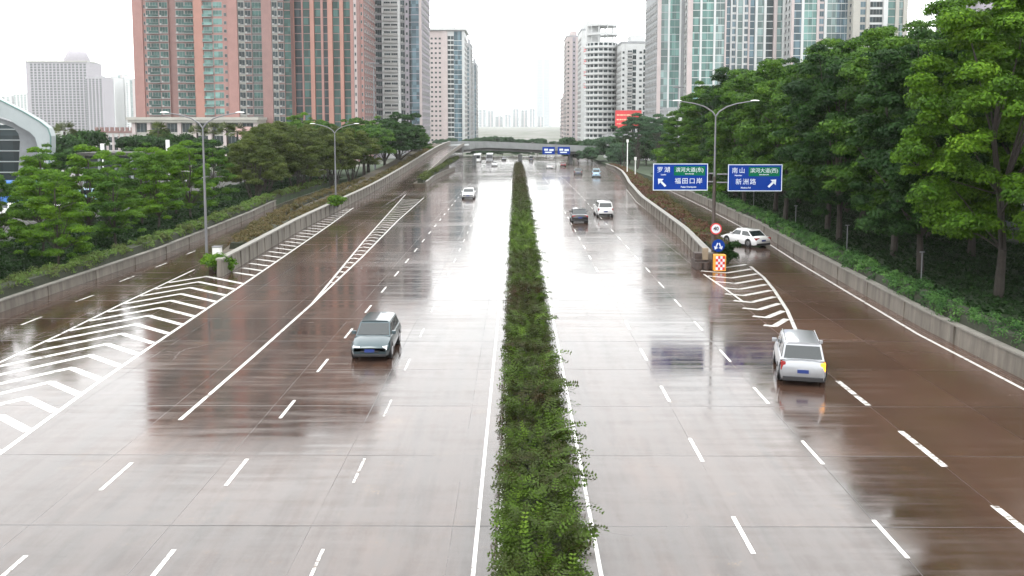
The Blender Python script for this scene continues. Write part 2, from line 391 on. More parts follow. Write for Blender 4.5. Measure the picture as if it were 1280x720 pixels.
while y < 112:
    xr = fe(y); xl = fw(y + 1); ribbon(mk, [(xl + .35, y + .6 * (xr - xl) * .95), (xr - .1, y)], .36, ZP - .002); y += 2.12
# right gore
rA = [g2(880, 343), g2(905, 360), g2(930, 378)]; rB = [g2(938, 333), g2(955, 347), g2(968, 363), g2(984, 388), g2(997, 418)]
ribbon(mk, rA, .16, ZP); ribbon(mk, rB, .2, ZP)
y = g2(974, 408)[1]
while y < rB[0][1] - .5:
    xr = lerp_pts([(a, b) for a, b in sorted(rB, key=lambda q: q[1])], y + 1.2)
    ax = xr - min(2.3, .9 + .12 * (y - 43)); lx = max(rA[0][0] + .1 if y > 55 else 13.0, ax - min(2.6, .5 + .22 * (y - 44)))
    ribbon(mk, [(lx, y + .55 * (ax - lx)), (ax, y)], .34, ZP - .002); ribbon(mk, [(ax - .08, y), (xr - .1, y + 1.8)], .36, ZP - .003)
    y += 2.1
# white edge line along the right wall
wl = [(ro(yy) - .75, yy) for yy in range(8, 150, 6)]; ribbon(mk, wl, .17, ZP)
ribbon(mk, [(x - .55, y) for x, y in [g2(884, 322), g2(850, 290), g2(800, 252), g2(787, 236)]], .14, ZP)
o = mk.build('gore_marking', M['paint']); o['kind'] = 'structure'
# ------------------------------------------------------------------ walls
def wall_run(name, label, pts, h, th, zf=prof, mat='wall', step=5, coping=.0, cat='wall', group=None, side=1, base=0, panel=0):
    """wall along (x,y) polyline; th to the `side` (+1 = +x)"""
    fn = lambda y: lerp_pts(pts, y); y0, y1 = pts[0][1], pts[-1][1]
    n = max(2, int((y1 - y0) / step)); ys = [y0 + (y1 - y0) * i / n for i in range(n + 1)]
    r = empty(name, label, cat, (fn(y0), y0, zf(y0)), 0, group); ox, oy, oz = fn(y0), y0, zf(y0)
    m = MB(); rings = []
    for y in ys:
        x = fn(y); z = zf(y)
        rings.append([(x - ox, y - oy, z - oz + base - .1), (x - ox + side * th, y - oy, z - oz + base - .1), (x - ox + side * th * .85, y - oy, z - oz + h), (x - ox + side * th * .15, y - oy, z - oz + h)])
    m.loft(rings); m.build('wall_body', M[mat], r)
    if coping:
        m = MB(); rings = []
        for y in ys:
            x = fn(y); z = zf(y)
            a, b = x - ox - side * .04, x - ox + side * (th + .04)
            rings.append([(a, y - oy, z - oz + h + .002), (b, y - oy, z - oz + h + .002), (b, y - oy, z - oz + h + coping), (a, y - oy, z - oz + h + coping)])
        m.loft(rings); m.build('coping', M['kerb'], r)
    if panel:       # joints between cast panels: slim ribs
        m = MB(); y = y0 + panel
        while y < y1:
            x = fn(y) - ox; z = zf(y) - oz; m.box(x - .03 if side > 0 else x - th - .02, x + th + .02 if side > 0 else x + .03, y - oy - .05, y - oy + .05, z, z + h - .02); y += panel
        m.build('joint_rib', M['wall'], r)
    return r
rz_wall = lambda y: max(prof(y), rampz(y))
wall_run('retaining_wall', 'long grey concrete wall with pale coping up the left side of the flyover ramp', WL, 1.15, .4, rz_wall, side=-1, coping=.12, panel=2.5)
wall_run('retaining_wall', 'low grey concrete wall under a hedge along the outer edge of the left side road', [(x, y) for x, y in [(-29.2, 0)] + LOUT[1:5]], .6, .35, prof, side=-1, coping=.08, panel=6)
wall_run('retaining_wall', 'low grey concrete wall under the hedge in front of the dark right hand trees', [(21.0, 0)] + ROUT[1:6], .9, .35, prof, side=1, coping=.08, panel=6)
RW = [g2(884, 336), g2(853, 300), g2(800, 256), g2(785, 236), (20.2, 165), (23.5, 200), (27, 245), (28.5, 285)]
wall_run('retaining_wall', 'pale concrete wall curving along the right edge of the motorway from the signpost', RW, 1.1, .4, prof, side=1, coping=.12, panel=2.5)
MW = [g2(534, 233), (-16.3, 175), (-17, 215), (-17.6, 262)]
wall_run('retaining_wall', 'concrete wall between the motorway and the planted strip beside the flyover ramp', MW, .9, .3, prof, side=-1, coping=.1, panel=5)

# raised verges outside the outer walls
def verge(name, inner, outer, y0, y1, h, mat):
    ys = [y0 + (y1 - y0) * i / 30 for i in range(31)]; m = MB(); rings = []
    for y in ys:
        a, b = inner(y), outer(y); z = prof(y)
        rings.append([(a, y, z - .2), (b, y, z - .2), (b, y, z + h), (a, y, z + h)])
    m.loft(rings); o = m.build(name, mat); o['kind'] = 'structure'; return o
verge('verge', lambda y: lo(y) - .36, lambda y: lo(y) - 15, -30, 300, .7, M['grass'])
verge('verge', lambda y: ro(y) + .36, lambda y: ro(y) + 19, -30, 420, .75, M['grass'])
# pavement strips further out
verge('pavement', lambda y: lo(y) - 15.01, lambda y: lo(y) - 42, -30, 260, .55, M['paving'])
verge('pavement', lambda y: ro(y) + 19.01, lambda y: ro(y) + 45, -30, 300, .6, M['paving'])

# planted beds (soil prisms)
def bed(name, xa, xb, y0, y1, zf, h, mat='soil'):
    n = max(4, int((y1 - y0) / 5)); m = MB(); rings = []
    for i in range(n + 1):
        y = y0 + (y1 - y0) * i / n; a, b = xa(y), xb(y); z = prof(y)
        rings.append([(a, y, z - .2), (b, y, z - .2), (b, y, zf(y) + h), (a, y, zf(y) + h)])
    m.loft(rings); o = m.build(name, M[mat]); o['kind'] = 'structure'; return o
bl = [(-22.4, WL[0][1] + 3), (-24.2, 75), (-25.6, 84), (-27.0, 98), (-28.2, 112), (-28.4, 260)]
bed('planting_bed', lambda y: lerp_pts(bl, y), lambda y: fw(y) - .42, WL[0][1] + 3, 285, rz_wall, .55)
br = [(15.6, RW[0][1] + 3), (16.8, 75), (18.5, 92), (20.2, 115), (23.5, 160), (26, 200), (31, 285)]
fr = lambda y: lerp_pts(RW, y)
bed('planting_bed', lambda y: fr(y) + .42, lambda y: lerp_pts(br, y), RW[0][1] + 3, 285, prof, .55)
mwf = lambda y: lerp_pts(MW, y)
bed('planting_bed', lambda y: -17.7 if y > 150 else -17.3, lambda y: mwf(y) - .32, MW[0][1] - 1, 262, lambda y: prof(y) + (rampz(y) - prof(y)) * .4, .5)

# ------------------------------------------------------------------ flyover ramp and bridge
rp = [(-22.15, -17.25, 112), (-22.35, -17.35, 130), (-22.35, -17.4, 150), (-22.35, -17.4, 170), (-22.35, -17.45, 190), (-22.35, -17.5, 210), (-22.3, -17.5, 230), (-22.2, -17.5, 250), (-21.9, -17.4, 270), (-21.5, -17.2, 285)]
m = MB(); rings = []
for a, b, y in rp:
    z = rampz(y) + .02
    rings.append([(a, y, prof(y) - .3), (b, y, prof(y) - .3), (b, y, z), (a, y, z)])
m.loft(rings); o = m.build('ramp', M['road']); o['kind'] = 'structure'
wall_run('parapet', 'low concrete parapet beside the planted strip on the right of the flyover ramp', [(-17.35, 160), (-17.5, 230), (-17.1, 286)], .8, .28, rampz, side=1)
path = [(-19.3, 280), (-18.2, 292), (-14.5, 303), (-8, 310), (2, 315), (14, 319), (28, 324), (46, 331), (80, 346), (140, 372)]
br_ = empty('flyover_bridge', 'pale concrete flyover crossing above the far end of the motorway', 'bridge', (0, 315, -3.5))
def deck(m, path, hw, z0, z1, off=0):
    rings = []
    for i, (x, y) in enumerate(path):
        a = path[max(0, i - 1)]; b = path[min(len(path) - 1, i + 1)]; d = Vector((b[0] - a[0], b[1] - a[1])).normalized(); n = Vector((d.y, -d.x))
        zt = 4.0 - .052 * max(0, x + 14) * (1 if x < 30 else 1) if x < 30 else 4.0 - .052 * 44
        p = Vector((x, y)) + n * off; l = p - n * hw; r = p + n * hw
        f = lambda q, z: (q.x, q.y - 315, z + zt + 3.5)
        rings.append([f(r, z0), f(r, z1), f(l, z1), f(l, z0)])
    m.loft(rings)
m = MB(); deck(m, path, 4.6, -1.25, 0); m.build('deck', M['bridge'], br_)
m = MB(); deck(m, path, 2.6, -2.2, -1.252); m.build('box_girder', M['bridge'], br_)
for off in (4.35, -4.35):
    m = MB(); deck(m, path, .14, .002, .95, off); m.build('parapet', M['bridge'], br_)
for (x, y) in ((-14.5, 303.5), (1.2, 315), (19.5, 321.5), (46, 331)):
    m = MB(); m.tube((x, y - 315, -.1), (x, y - 315, 3.5), .75, .75, 12); m.build('pier', M['bridge'], br_)

# ------------------------------------------------------------------ median kerb
md = empty('median_kerb', 'pale concrete kerb box holding the hedge down the middle of the motorway', 'kerb', (0, 0, 0))
for (a, b) in ((-.46, -.30), (1.32, 1.48)):
    m = MB(); m.loft([[(a, y, prof(y) - .05), (b, y, prof(y) - .05), (b, y, prof(y) + .30), (a, y, prof(y) + .30)] for y in YS if 0 <= y <= 300]); m.build('kerb', M['kerbwhite'], md)
m = MB(); m.loft([[(-.298, y, prof(y) - .05), (1.318, y, prof(y) - .05), (1.318, y, prof(y) + .26), (-.298, y, prof(y) + .26)] for y in YS if 0 <= y <= 300]); m.build('soil', M['soil'], md)

# ------------------------------------------------------------------ hedges and shrubs
def crown_quads(lobes, nleaf, size, rng, flat=.7, jit=.7, aspect=.55):
    lobes = np.array(lobes, float); wts = lobes[:, 3] ** 2; wts /= wts.sum(); idx = rng.choice(len(lobes), nleaf, p=wts)
    d = rng.normal(0, 1, (nleaf, 3)); d /= np.linalg.norm(d, axis=1, keepdims=True); d[:, 2] = np.where(d[:, 2] < -.35, -d[:, 2] * .8, d[:, 2])
    r = rng.uniform(.55, 1.05, nleaf) ** .6 * (1 + .12 * rng.normal(0, 1, nleaf))
    c = lobes[idx, :3]; rad = lobes[idx, 3:4]
    Pn = c + d * rad * r[:, None] * np.array([1, 1, flat])
    nr = d * np.array([1, 1, 1.3]) + np.array([0, 0, .35])
    lt = rng.uniform(-.22, .22, len(lobes))[idx]
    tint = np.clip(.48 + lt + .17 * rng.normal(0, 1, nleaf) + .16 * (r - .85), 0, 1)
    return leaves(Pn, nr, size, rng, aspect, jit), tint
def spray_template(nl, rng):
    """arching shoot with paired leaflets: returns (k,4,3) along +x, unit length"""
    q = []
    for i in range(nl):
        t = .12 + .88 * i / (nl - 1); s = .25 * (1 - .35 * t)
        for sd in (-1, 1):
            b = np.array([t, 0, .12 * math.sin(t * 2.6)]); d = np.array([.28, sd * .95, .10]); d /= np.linalg.norm(d); nrm = np.array([d[1], -d[0], 0]) * .34
            q.append([b, b + d * s * .5 + nrm * s, b + d * s * 1.25, b + d * s * .5 - nrm * s])
    return np.array(q)
def put_sprays(Pn, dirs, ups, length, rng, nl=7):
    tpl = spray_template(nl, rng); n = len(Pn)
    X = dirs / np.linalg.norm(dirs, axis=1, keepdims=True); Y = np.cross(ups, X); Y /= np.linalg.norm(Y, axis=1, keepdims=True) + 1e-9; Z = np.cross(X, Y)
    Ms = np.stack([X, Y, Z], 2) * length[:, None, None]
    V = np.einsum('nij,kqj->nkqi', Ms, tpl) + Pn[:, None, None, :]
    return V.reshape(-1, 4, 3)
def hedge_quads(y0, y1, xa, xb, zb, h, dens, ln, rng, nl=6, lump=.22):
    """shoots over the top and both sides of a hedge between xa(y) and xb(y)"""
    n = int((y1 - y0) * dens)
    y = rng.uniform(y0, y1, n); side = rng.uniform(0, 1, n); A = np.array([xa(v) for v in y]); B = np.array([xb(v) for v in y]); Z0 = np.array([zb(v) for v in y])
    W = B - A; per = W + 1.6 * h; s = side * per
    lum = 1 + lump * (np.sin(y * 2.9 + 3 * side) * .5 + np.sin(y * .63 + 1) * .5 + rng.normal(0, .3, n))
    lumt = np.sin(y * 3.7 + side * 9) * np.sin(y * 1.1 + side * 5)
    x = np.where(s < .8 * h, A, np.where(s > per - .8 * h, B, A + (s - .8 * h)))
    z = np.where(s < .8 * h, s / .8, np.where(s > per - .8 * h, (per - s) / .8, h)) * lum
    nx = np.where(s < .8 * h, -1., np.where(s > per - .8 * h, 1., (x - (A + B) / 2) / W)); nz_ = np.where((s < .8 * h) | (s > per - .8 * h), .5, 1.)
    inn = rng.uniform(0, .3, n) ** 1.0
    Pn = np.stack([x - nx * inn * .7, y, Z0 + z - nz_ * inn * .5], 1)
    d = np.stack([nx * .9 + rng.normal(0, .8, n), rng.normal(0, 1.0, n), nz_ * .35 + rng.normal(0, .4, n)], 1)
    up = np.stack([nx * .3, np.zeros(n), np.ones(n)], 1) + rng.normal(0, .35, (n, 3))
    V = put_sprays(Pn, d, up, ln * rng.uniform(.6, 1.5, n), rng, nl)
    tint = np.repeat(np.clip(.38 + rng.normal(0, .17, n) + .2 * lumt - inn * 1.0, 0, 1), nl * 2)  # inner shoots tinted darker: shade between the leaves put into their colour
    return V, tint
rng = np.random.default_rng(5)
Vs, Ts = [], []
zoff = lambda y: prof(y) + .22
for (y0, y1, dn, l, nl) in ((13, 28, 310, .36, 5), (28, 48, 280, .38, 5), (48, 90, 150, .42, 5), (90, 160, 90, .5, 3), (160, 300, 55, .6, 2)):
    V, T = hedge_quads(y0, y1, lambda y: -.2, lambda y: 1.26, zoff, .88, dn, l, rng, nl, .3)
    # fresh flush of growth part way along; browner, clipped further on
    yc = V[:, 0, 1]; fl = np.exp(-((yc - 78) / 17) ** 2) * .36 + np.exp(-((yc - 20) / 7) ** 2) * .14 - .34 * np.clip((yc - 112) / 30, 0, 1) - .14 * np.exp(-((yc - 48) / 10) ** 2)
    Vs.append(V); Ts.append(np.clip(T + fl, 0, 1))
# long stray shoots in loose clusters
spots = [(14.6, 1), (15.8, 1), (16.6, 1), (15.9, -1), (18.9, 1), (19.6, 1), (22.5, 1), (26.5, 1), (29, 1), (31, 1), (28, -1), (24, -1), (35, 1), (36, -1), (42, 1), (47, 1)] + [(float(rng.uniform(20, 110)), int(rng.choice([-1, 1, 1]))) for _ in range(34)]
for (yy, sd) in spots:
    for q in range(int(rng.integers(3, 9))):
        L_ = rng.uniform(.4, 1.05) * (1.25 if sd > 0 else .75); th = rng.uniform(-.7, .7); y_ = yy + rng.uniform(-.35, .35)
        V = put_sprays(np.array([[(1.05 if sd > 0 else -.05) - sd * .1, y_, prof(y_) + rng.uniform(.8, 1.2)]]), np.array([[sd * math.cos(th), math.sin(th), rng.uniform(.0, .4)]]), np.array([[rng.normal(0, .5), rng.normal(0, .5), 1.]]), np.array([L_]), rng, 15)
        f_ = rng.uniform(.42, .75, (len(V), 1, 1)); V = V[:, :1] + (V - V[:, :1]) * f_ / max(.55, L_) + rng.normal(0, .012, (len(V), 1, 3)); V[:, :, 2] -= (np.abs(V[:, :1, 0] - .5) - .5) ** 2 * .12
        Vs.append(V); Ts.append(np.clip(rng.uniform(.2, .6) + rng.normal(0, .12, len(V)), 0, 1))
me = quads_mesh('foliage', np.concatenate(Vs), np.concatenate(Ts))
hd = empty('hedge', 'long leafy green hedge with stray shoots down the middle of the motorway', 'hedge', (0, 14, .26))
o = link('foliage', me, hd, M['lf_hedge']); o.location = (0, -14, -.26)
m = MB()                                          # woody core so the ground does not show through
m.loft([[(-.12, y - 14, prof(y) + .0 - .26 + .2), (1.14, y - 14, prof(y) - .06 + .2), (1.0, y - 14, prof(y) + .62), (.02, y - 14, prof(y) + .62)] for y in range(14, 300, 6)])
M['twigs'] = simple('dark_twigs', (.018, .022, .01), .9, .5, 6)
m.build('branches', M['twigs'], hd)

def side_hedge(label, xc, zc, y0, y1, w, h, mat, dens, ln, seed, cat='hedge', name='hedge', far_thin=True):
    rng = np.random.default_rng(seed); Vs = []; Ts = []; seg = 14; y = y0
    while y < y1:
        e = min(y1, y + seg); lob = []; nl_ = int((e - y) * 4.5 * w)
        for _ in range(nl_):
            yy = rng.uniform(y, e); lob.append((xc(yy) + rng.uniform(-.5, .5) * w * .85, yy, zc(yy) + h * rng.uniform(.25, .95), rng.uniform(.22, .42)))
        k_ = 1 if y < 70 else 1.4 if y < 120 else 2.0
        V, T = crown_quads(lob, int((e - y) * dens * 3.6 / k_ ** 1.5), .062 * k_ * (1 if y < 45 else 1.2), rng, .9, .45); Vs.append(V); Ts.append(T); y = e
    r = empty(name, label, cat, (xc(y0), y0, zc(y0))); V = np.concatenate(Vs) - np.array([xc(y0), y0, zc(y0)])
    link('foliage', quads_mesh('foliage', V, np.concatenate(Ts)), r, mat)
    m = MB(); n = max(3, int((y1 - y0) / 6)); rings = []
    for i in range(n + 1):
        y = y0 + (y1 - y0) * i / n; a = xc(y) - xc(y0); z = zc(y) - zc(y0)
        rings.append([(a - w * .38, y - y0, z - .05), (a + w * .38, y - y0, z - .05), (a + w * .3, y - y0, z + h * .72), (a - w * .3, y - y0, z + h * .72)])
    m.loft(rings); m.build('branches', M['twigs'], r); return r
side_hedge('clipped dark green hedge on the low wall in front of the right hand trees', lambda y: ro(y) + 1.05, lambda y: prof(y) + .76, 18, 160, 1.9, .85, M['lf_side'], 170, .36, 11)
side_hedge('low green and reddish hedge on the wall along the left side road', lambda y: lo(y) - .95, lambda y: prof(y) + .66, 28, 150, 1.7, .75, M['lf_lefth'], 150, .36, 12)
side_hedge('brownish shrub strip behind the wall on the left of the flyover ramp', lambda y: fw(y) - 1.6, lambda y: rz_wall(y) + .5, WL[0][1] + 10, 250, 1.9, .75, M['lf_brown'], 120, .42, 13, 'shrubs', 'shrub_strip')
side_hedge('bright green and brown shrub strip beside the left side road near the lamp', lambda y: lerp_pts(bl, y) + 1.0, lambda y: prof(y) + .45, WL[0][1] + 12, 190, 1.5, .7, M['lf_brown'], 110, .42, 14, 'shrubs', 'shrub_strip')
side_hedge('olive shrub strip between the flyover ramp and the motorway', lambda y: (mwf(y) - 17.5) / 2 - .1, lambda y: prof(y) + (rampz(y) - prof(y)) * .4 + .45, MW[0][1], 262, 1.4, 1.1, M['lf_olive'], 160, .5, 15, 'shrubs', 'shrub_strip')
side_hedge('reddish brown shrub strip behind the wall by the signpost', lambda y: fr(y) + 1.5, lambda y: prof(y) + .5, RW[0][1] + 4.5, 280, 1.9, .8, M['lf_red'], 130, .42, 16, 'shrubs', 'shrub_strip')
side_hedge('green and brown shrub strip beside the right side road beyond the signpost', lambda y: lerp_pts(br, y) - .9, lambda y: prof(y) + .45, RW[0][1] + 8, 280, 1.3, .7, M['lf_brown'], 100, .42, 17, 'shrubs', 'shrub_strip')

# low plants on the verges: nobody could count them
def undergrowth(name, xa, xb, y0, y1, zf, n, size, mat, seed):
    rr = np.random.default_rng(seed); y = y0 + (y1 - y0) * rr.uniform(0, 1, n) ** 1.5; u = rr.uniform(0, 1, n)
    x = np.array([xa(v) + (xb(v) - xa(v)) * t for v, t in zip(y, u)]); cl = np.sin(x * 1.3) * np.sin(y * .9 + x) * .5 + .5
    z = np.array([zf(v) for v in y]) + rr.uniform(0, .5, n) * cl; Pn = np.stack([x, y, z], 1)
    V = leaves(Pn, np.tile([0, 0, 1.], (n, 1)), size, rr, .5, .8); o = link(name, quads_mesh(name, V, np.clip(rr.normal(.4, .2, n), 0, 1)), None, mat); o['kind'] = 'stuff'
undergrowth('ground_cover', lambda y: lo(y) - 1.6, lambda y: lo(y) - 14, 40, 170, lambda y: prof(y) + .7, 60000, .16, M['lf_ground'], 31)
undergrowth('ground_cover', lambda y: ro(y) + 1.7, lambda y: ro(y) + 18, 25, 190, lambda y: prof(y) + .75, 60000, .15, M['lf_ground'], 32)

# ------------------------------------------------------------------ trees
def branch_mesh(m, base, tips, r0, rng, trunk_top, n=6):
    """trunk from base to trunk_top, limbs from it to lobes"""
    b = Vector(base); t = Vector(trunk_top); pts = [b]
    for i in range(1, 5):
        q = b.lerp(t, i / 4); pts.append(q + Vector((rng.normal(0, .05), rng.normal(0, .05), 0)) * (t - b).length * .25 * (i < 4))
    rs = [r0 * (1.25 if i == 0 else 1 - .14 * i) for i in range(5)]; m.path(pts, rs, n + 2)
    for tp in tips:
        tp = Vector(tp); k = int(rng.integers(1, 5)); s = pts[k]
        if tp.z < s.z: s = pts[max(1, k - 2)]
        mid = s.lerp(tp, .5) + Vector((rng.normal(0, .2), rng.normal(0, .2), rng.uniform(.1, .5)))
        m.path([s, mid, tp], [rs[k] * .45, rs[k] * .28, rs[k] * .1], 5)
def tree_proto(kind, seed):
    rng = np.random.default_rng(seed); m = MB(); lobes = []
    if kind == 'tall':       # 18 m dense roadside tree
        H = 18
        for i in range(170):
            t = rng.uniform(0, 1); z = 3.2 + (H - 4.0) * t; R_ = 4.7 * math.sin(math.pi * (.18 + .72 * t)) ** .6
            a = rng.uniform(0, 6.28); rr = R_ * math.sqrt(rng.uniform(.25, 1.25)); s = rng.uniform(.55, 1.25)
            lobes.append((rr * math.cos(a), rr * math.sin(a), z + rng.normal(0, .4), s))
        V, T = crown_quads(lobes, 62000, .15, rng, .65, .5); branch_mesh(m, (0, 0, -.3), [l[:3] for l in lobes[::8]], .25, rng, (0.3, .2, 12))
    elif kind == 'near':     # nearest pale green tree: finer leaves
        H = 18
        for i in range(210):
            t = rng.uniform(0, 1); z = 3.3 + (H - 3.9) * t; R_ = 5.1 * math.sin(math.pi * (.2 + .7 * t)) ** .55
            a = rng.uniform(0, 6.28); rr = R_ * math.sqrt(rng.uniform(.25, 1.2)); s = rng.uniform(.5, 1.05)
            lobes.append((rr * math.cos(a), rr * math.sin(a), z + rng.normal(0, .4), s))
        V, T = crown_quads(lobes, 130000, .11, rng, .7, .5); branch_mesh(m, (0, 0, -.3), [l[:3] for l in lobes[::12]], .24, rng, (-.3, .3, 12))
    elif kind == 'tier':     # 8 m young tree with flat tiers of leaves
        H = 7.6
        for tier in range(7):
            z = 1.9 + tier * .88; R_ = 2.9 * (1 - .075 * tier) * (.8 if tier == 0 else 1)
            for i in range(13 - tier):
                a = rng.uniform(0, 6.28); rr = R_ * math.sqrt(rng.uniform(.05, 1)); lobes.append((rr * math.cos(a), rr * math.sin(a), z + rng.normal(0, .5), rng.uniform(.35, .7)))
        V, T = crown_quads(lobes, 30000, .085, rng, .55, .5, .6); branch_mesh(m, (0, 0, -.3), [l[:3] for l in lobes[::2]], .11, rng, (0, 0, 6.8))
    elif kind == 'spread':   # multi stemmed olive green tree
        for i in range(110):
            a = rng.uniform(0, 6.28); rr = 5.4 * math.sqrt(rng.uniform(0, 1)); z = 3.0 + rng.uniform(0, 1) * (7.8 - 4.2 * (rr / 5.4) ** 2) * 1.0
            lobes.append((rr * math.cos(a), rr * math.sin(a), z + rng.normal(0, .3), rng.uniform(.55, 1.1)))
        V, T = crown_quads(lobes, 42000, .13, rng, .6, .6)
        for q in range(5):
            a = q * 1.26; branch_mesh(m, (.5 * math.cos(a), .5 * math.sin(a), -.3), [l[:3] for l in lobes[q::14]], .13, rng, (2.6 * math.cos(a), 2.6 * math.sin(a), 6.4))
    elif kind == 'umbrella': # broad dark ficus with layered top
        for i in range(120):
            a = rng.uniform(0, 6.28); rr = 6.3 * math.sqrt(rng.uniform(0, 1)); z = 5.0 + 7.0 * rng.uniform(0, 1) * (1 - .45 * (rr / 6.3) ** 2)
            lobes.append((rr * math.cos(a), rr * math.sin(a), z, rng.uniform(.7, 1.4)))
        if (seed - 100 - len(kind)) // 17 == 1:
            for i in range(22): lobes.append((1.5 + rng.uniform(-3.4, 4), rng.uniform(-2, 2), 12.6 + rng.uniform(-.6, .6), rng.uniform(.5, 1.0)))
        V, T = crown_quads(lobes, 46000, .18, rng, .55, .5); branch_mesh(m, (0, 0, -.3), [l[:3] for l in lobes[::7]], .36, rng, (.6, .2, 10))
    elif kind == 'wispy':    # thin trunk, high loose crown
        for i in range(24):
            a = rng.uniform(0, 6.28); rr = 4.3 * math.sqrt(rng.uniform(0, 1)); z = 10.4 + 4.3 * rng.uniform(0, 1) - .25 * rr
            lobes.append((rr * math.cos(a), rr * math.sin(a), z, rng.uniform(.7, 1.4)))
        for i in range(5): lobes.append((rng.uniform(-2.5, 2.5), rng.uniform(-2, 2), rng.uniform(6.5, 9), rng.uniform(.6, 1.0)))
        V, T = crown_quads(lobes, 11000, .2, rng, .45); branch_mesh(m, (0, 0, -.3), [l[:3] for l in lobes], .17, rng, (.4, 0, 11))
    elif kind == 'bush':     # 5-6 m rounded mass of the far greenery
        for i in range(26):
            a = rng.uniform(0, 6.28); rr = 3.6 * math.sqrt(rng.uniform(0, 1)); z = 1.4 + 5.0 * rng.uniform(0, 1) * (1 - .4 * (rr / 3.6) ** 2)
            lobes.append((rr * math.cos(a), rr * math.sin(a), z, rng.uniform(.9, 1.6)))
        V, T = crown_quads(lobes, 14000, .2, rng, .65); branch_mesh(m, (0, 0, -.3), [l[:3] for l in lobes[::2]], .16, rng, (0, 0, 4))
    return m.mesh('trunk'), quads_mesh('crown', V, T)
def palm_proto(seed):
    rng = np.random.default_rng(seed); m = MB(); pts = [(0, 0, -.3), (.1, 0, 2.5), (.05, .1, 5.5), (0, 0, 8.4)]; m.path([Vector(p) for p in pts], [.32, .26, .22, .2], 9)
    Q = []
    for f in range(46):
        a = rng.uniform(0, 6.28); el = rng.uniform(-.5, 1.35); Lf = rng.uniform(1.7, 2.3); u = np.array([math.cos(a) * math.cos(el), math.sin(a) * math.cos(el), math.sin(el)])
        c = np.array([0, 0, 8.4]) + u * Lf * .55; side = np.cross(u, [0, 0, 1]); side /= np.linalg.norm(side) + 1e-9
        for j in range(11):                      # fan of folded leaflets
            b = (j - 5) * .26; d = u * math.cos(b) + side * math.sin(b); d[2] -= .16 * abs(j - 5) * .3; w_ = np.cross(d, [0, 0, 1]) * .05 + np.array([0, 0, .03])
            tip = c + d * Lf * .62 - np.array([0, 0, .22]); mid = c + d * Lf * .32
            Q.append([c, mid + w_, tip, mid - w_])
    return m.mesh('trunk'), quads_mesh('crown', np.array(Q), np.clip(rng.normal(.45, .2, len(Q)), 0, 1))
PROTO = {}
def tree(kind, var, leaf, loc, s, rz, label, group=None, name='tree', cat='tree', sz=None):
    key = (kind, var)
    if key not in PROTO:
        PROTO[key] = (palm_proto if kind == 'palm' else lambda sd: tree_proto(kind, sd))(100 + var * 17 + len(kind))
        PROTO[key][0].materials.append(M['bark']); PROTO[key][1].materials.append(M['lf_mid'])
    tm, cm = PROTO[key]; r = empty(name, label, cat, loc, rz, group); r.scale = (s, s, sz or s)
    link('trunk', tm, r); c = link('crown', cm, r)
    c.material_slots[0].link = 'OBJECT'; c.material_slots[0].material = M[leaf]
    return r
random.seed(3)
ORD = ['first', 'second', 'third', 'fourth', 'fifth', 'sixth', 'seventh', 'eighth', 'ninth', 'tenth', 'eleventh', 'twelfth', 'thirteenth', 'fourteenth', 'fifteenth', 'sixteenth', 'seventeenth', 'eighteenth', 'nineteenth', 'twentieth', 'twenty-first', 'twenty-second', 'twenty-third', 'twenty-fourth', 'twenty-fifth', 'twenty-sixth', 'twenty-seventh', 'twenty-eighth', 'twenty-ninth', 'thirtieth', 'thirty-first', 'thirty-second']
U = random.uniform
# right rows: the near pale one, then the dark avenue
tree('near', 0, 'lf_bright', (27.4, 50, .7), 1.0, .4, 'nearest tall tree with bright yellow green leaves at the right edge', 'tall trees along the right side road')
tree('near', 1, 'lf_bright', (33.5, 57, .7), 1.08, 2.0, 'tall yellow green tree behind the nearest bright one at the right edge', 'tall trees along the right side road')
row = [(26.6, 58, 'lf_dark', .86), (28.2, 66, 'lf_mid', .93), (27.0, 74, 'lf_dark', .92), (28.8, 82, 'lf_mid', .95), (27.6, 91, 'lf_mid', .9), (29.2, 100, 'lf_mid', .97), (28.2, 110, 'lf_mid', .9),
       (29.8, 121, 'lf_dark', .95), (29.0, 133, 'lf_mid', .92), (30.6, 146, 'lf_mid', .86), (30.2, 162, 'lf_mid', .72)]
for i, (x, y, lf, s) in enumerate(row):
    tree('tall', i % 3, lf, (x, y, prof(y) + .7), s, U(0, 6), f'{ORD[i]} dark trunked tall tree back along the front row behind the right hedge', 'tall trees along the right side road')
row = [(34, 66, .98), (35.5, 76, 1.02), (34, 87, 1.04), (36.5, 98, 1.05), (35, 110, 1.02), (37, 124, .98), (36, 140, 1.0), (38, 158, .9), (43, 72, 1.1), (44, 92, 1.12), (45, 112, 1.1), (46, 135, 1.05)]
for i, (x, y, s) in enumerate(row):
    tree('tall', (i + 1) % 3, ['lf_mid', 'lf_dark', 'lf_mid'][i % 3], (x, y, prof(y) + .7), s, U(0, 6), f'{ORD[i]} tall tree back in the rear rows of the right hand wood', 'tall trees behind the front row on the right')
row = [(25.2, 40, .34), (27.2, 118, .42), (29.0, 152, .42), (30.2, 172, .4), (32, 186, .45), (33, 205, .5)]
for i, (x, y, s) in enumerate(row):
    tree('bush', i % 2, 'lf_bright' if i else 'lf_side', (x + 2, y, prof(y) + .7), s * 1.9, U(0, 6), f'{ORD[i]} low yellow green bushy tree back under the tall trees on the right', 'low bushy trees on the right')
for i, (x, y, s) in enumerate([(30, 37, .95), (33, 27, 1.0), (40, 48, 1.0), (51, 50, 1.1), (53, 63, 1.1), (54, 76, 1.15), (55, 90, 1.15), (55, 105, 1.15), (56, 120, 1.1)]):  # out of view and hindmost trees added to screen sky light, darken road reflection
    tree('tall', i % 3, 'lf_dark', (x, y, .7), s, U(0, 6), f'{ORD[i]} very dark tall tree added around the right hand wood to block sky light', 'trees added to block sky light around the right hand wood')
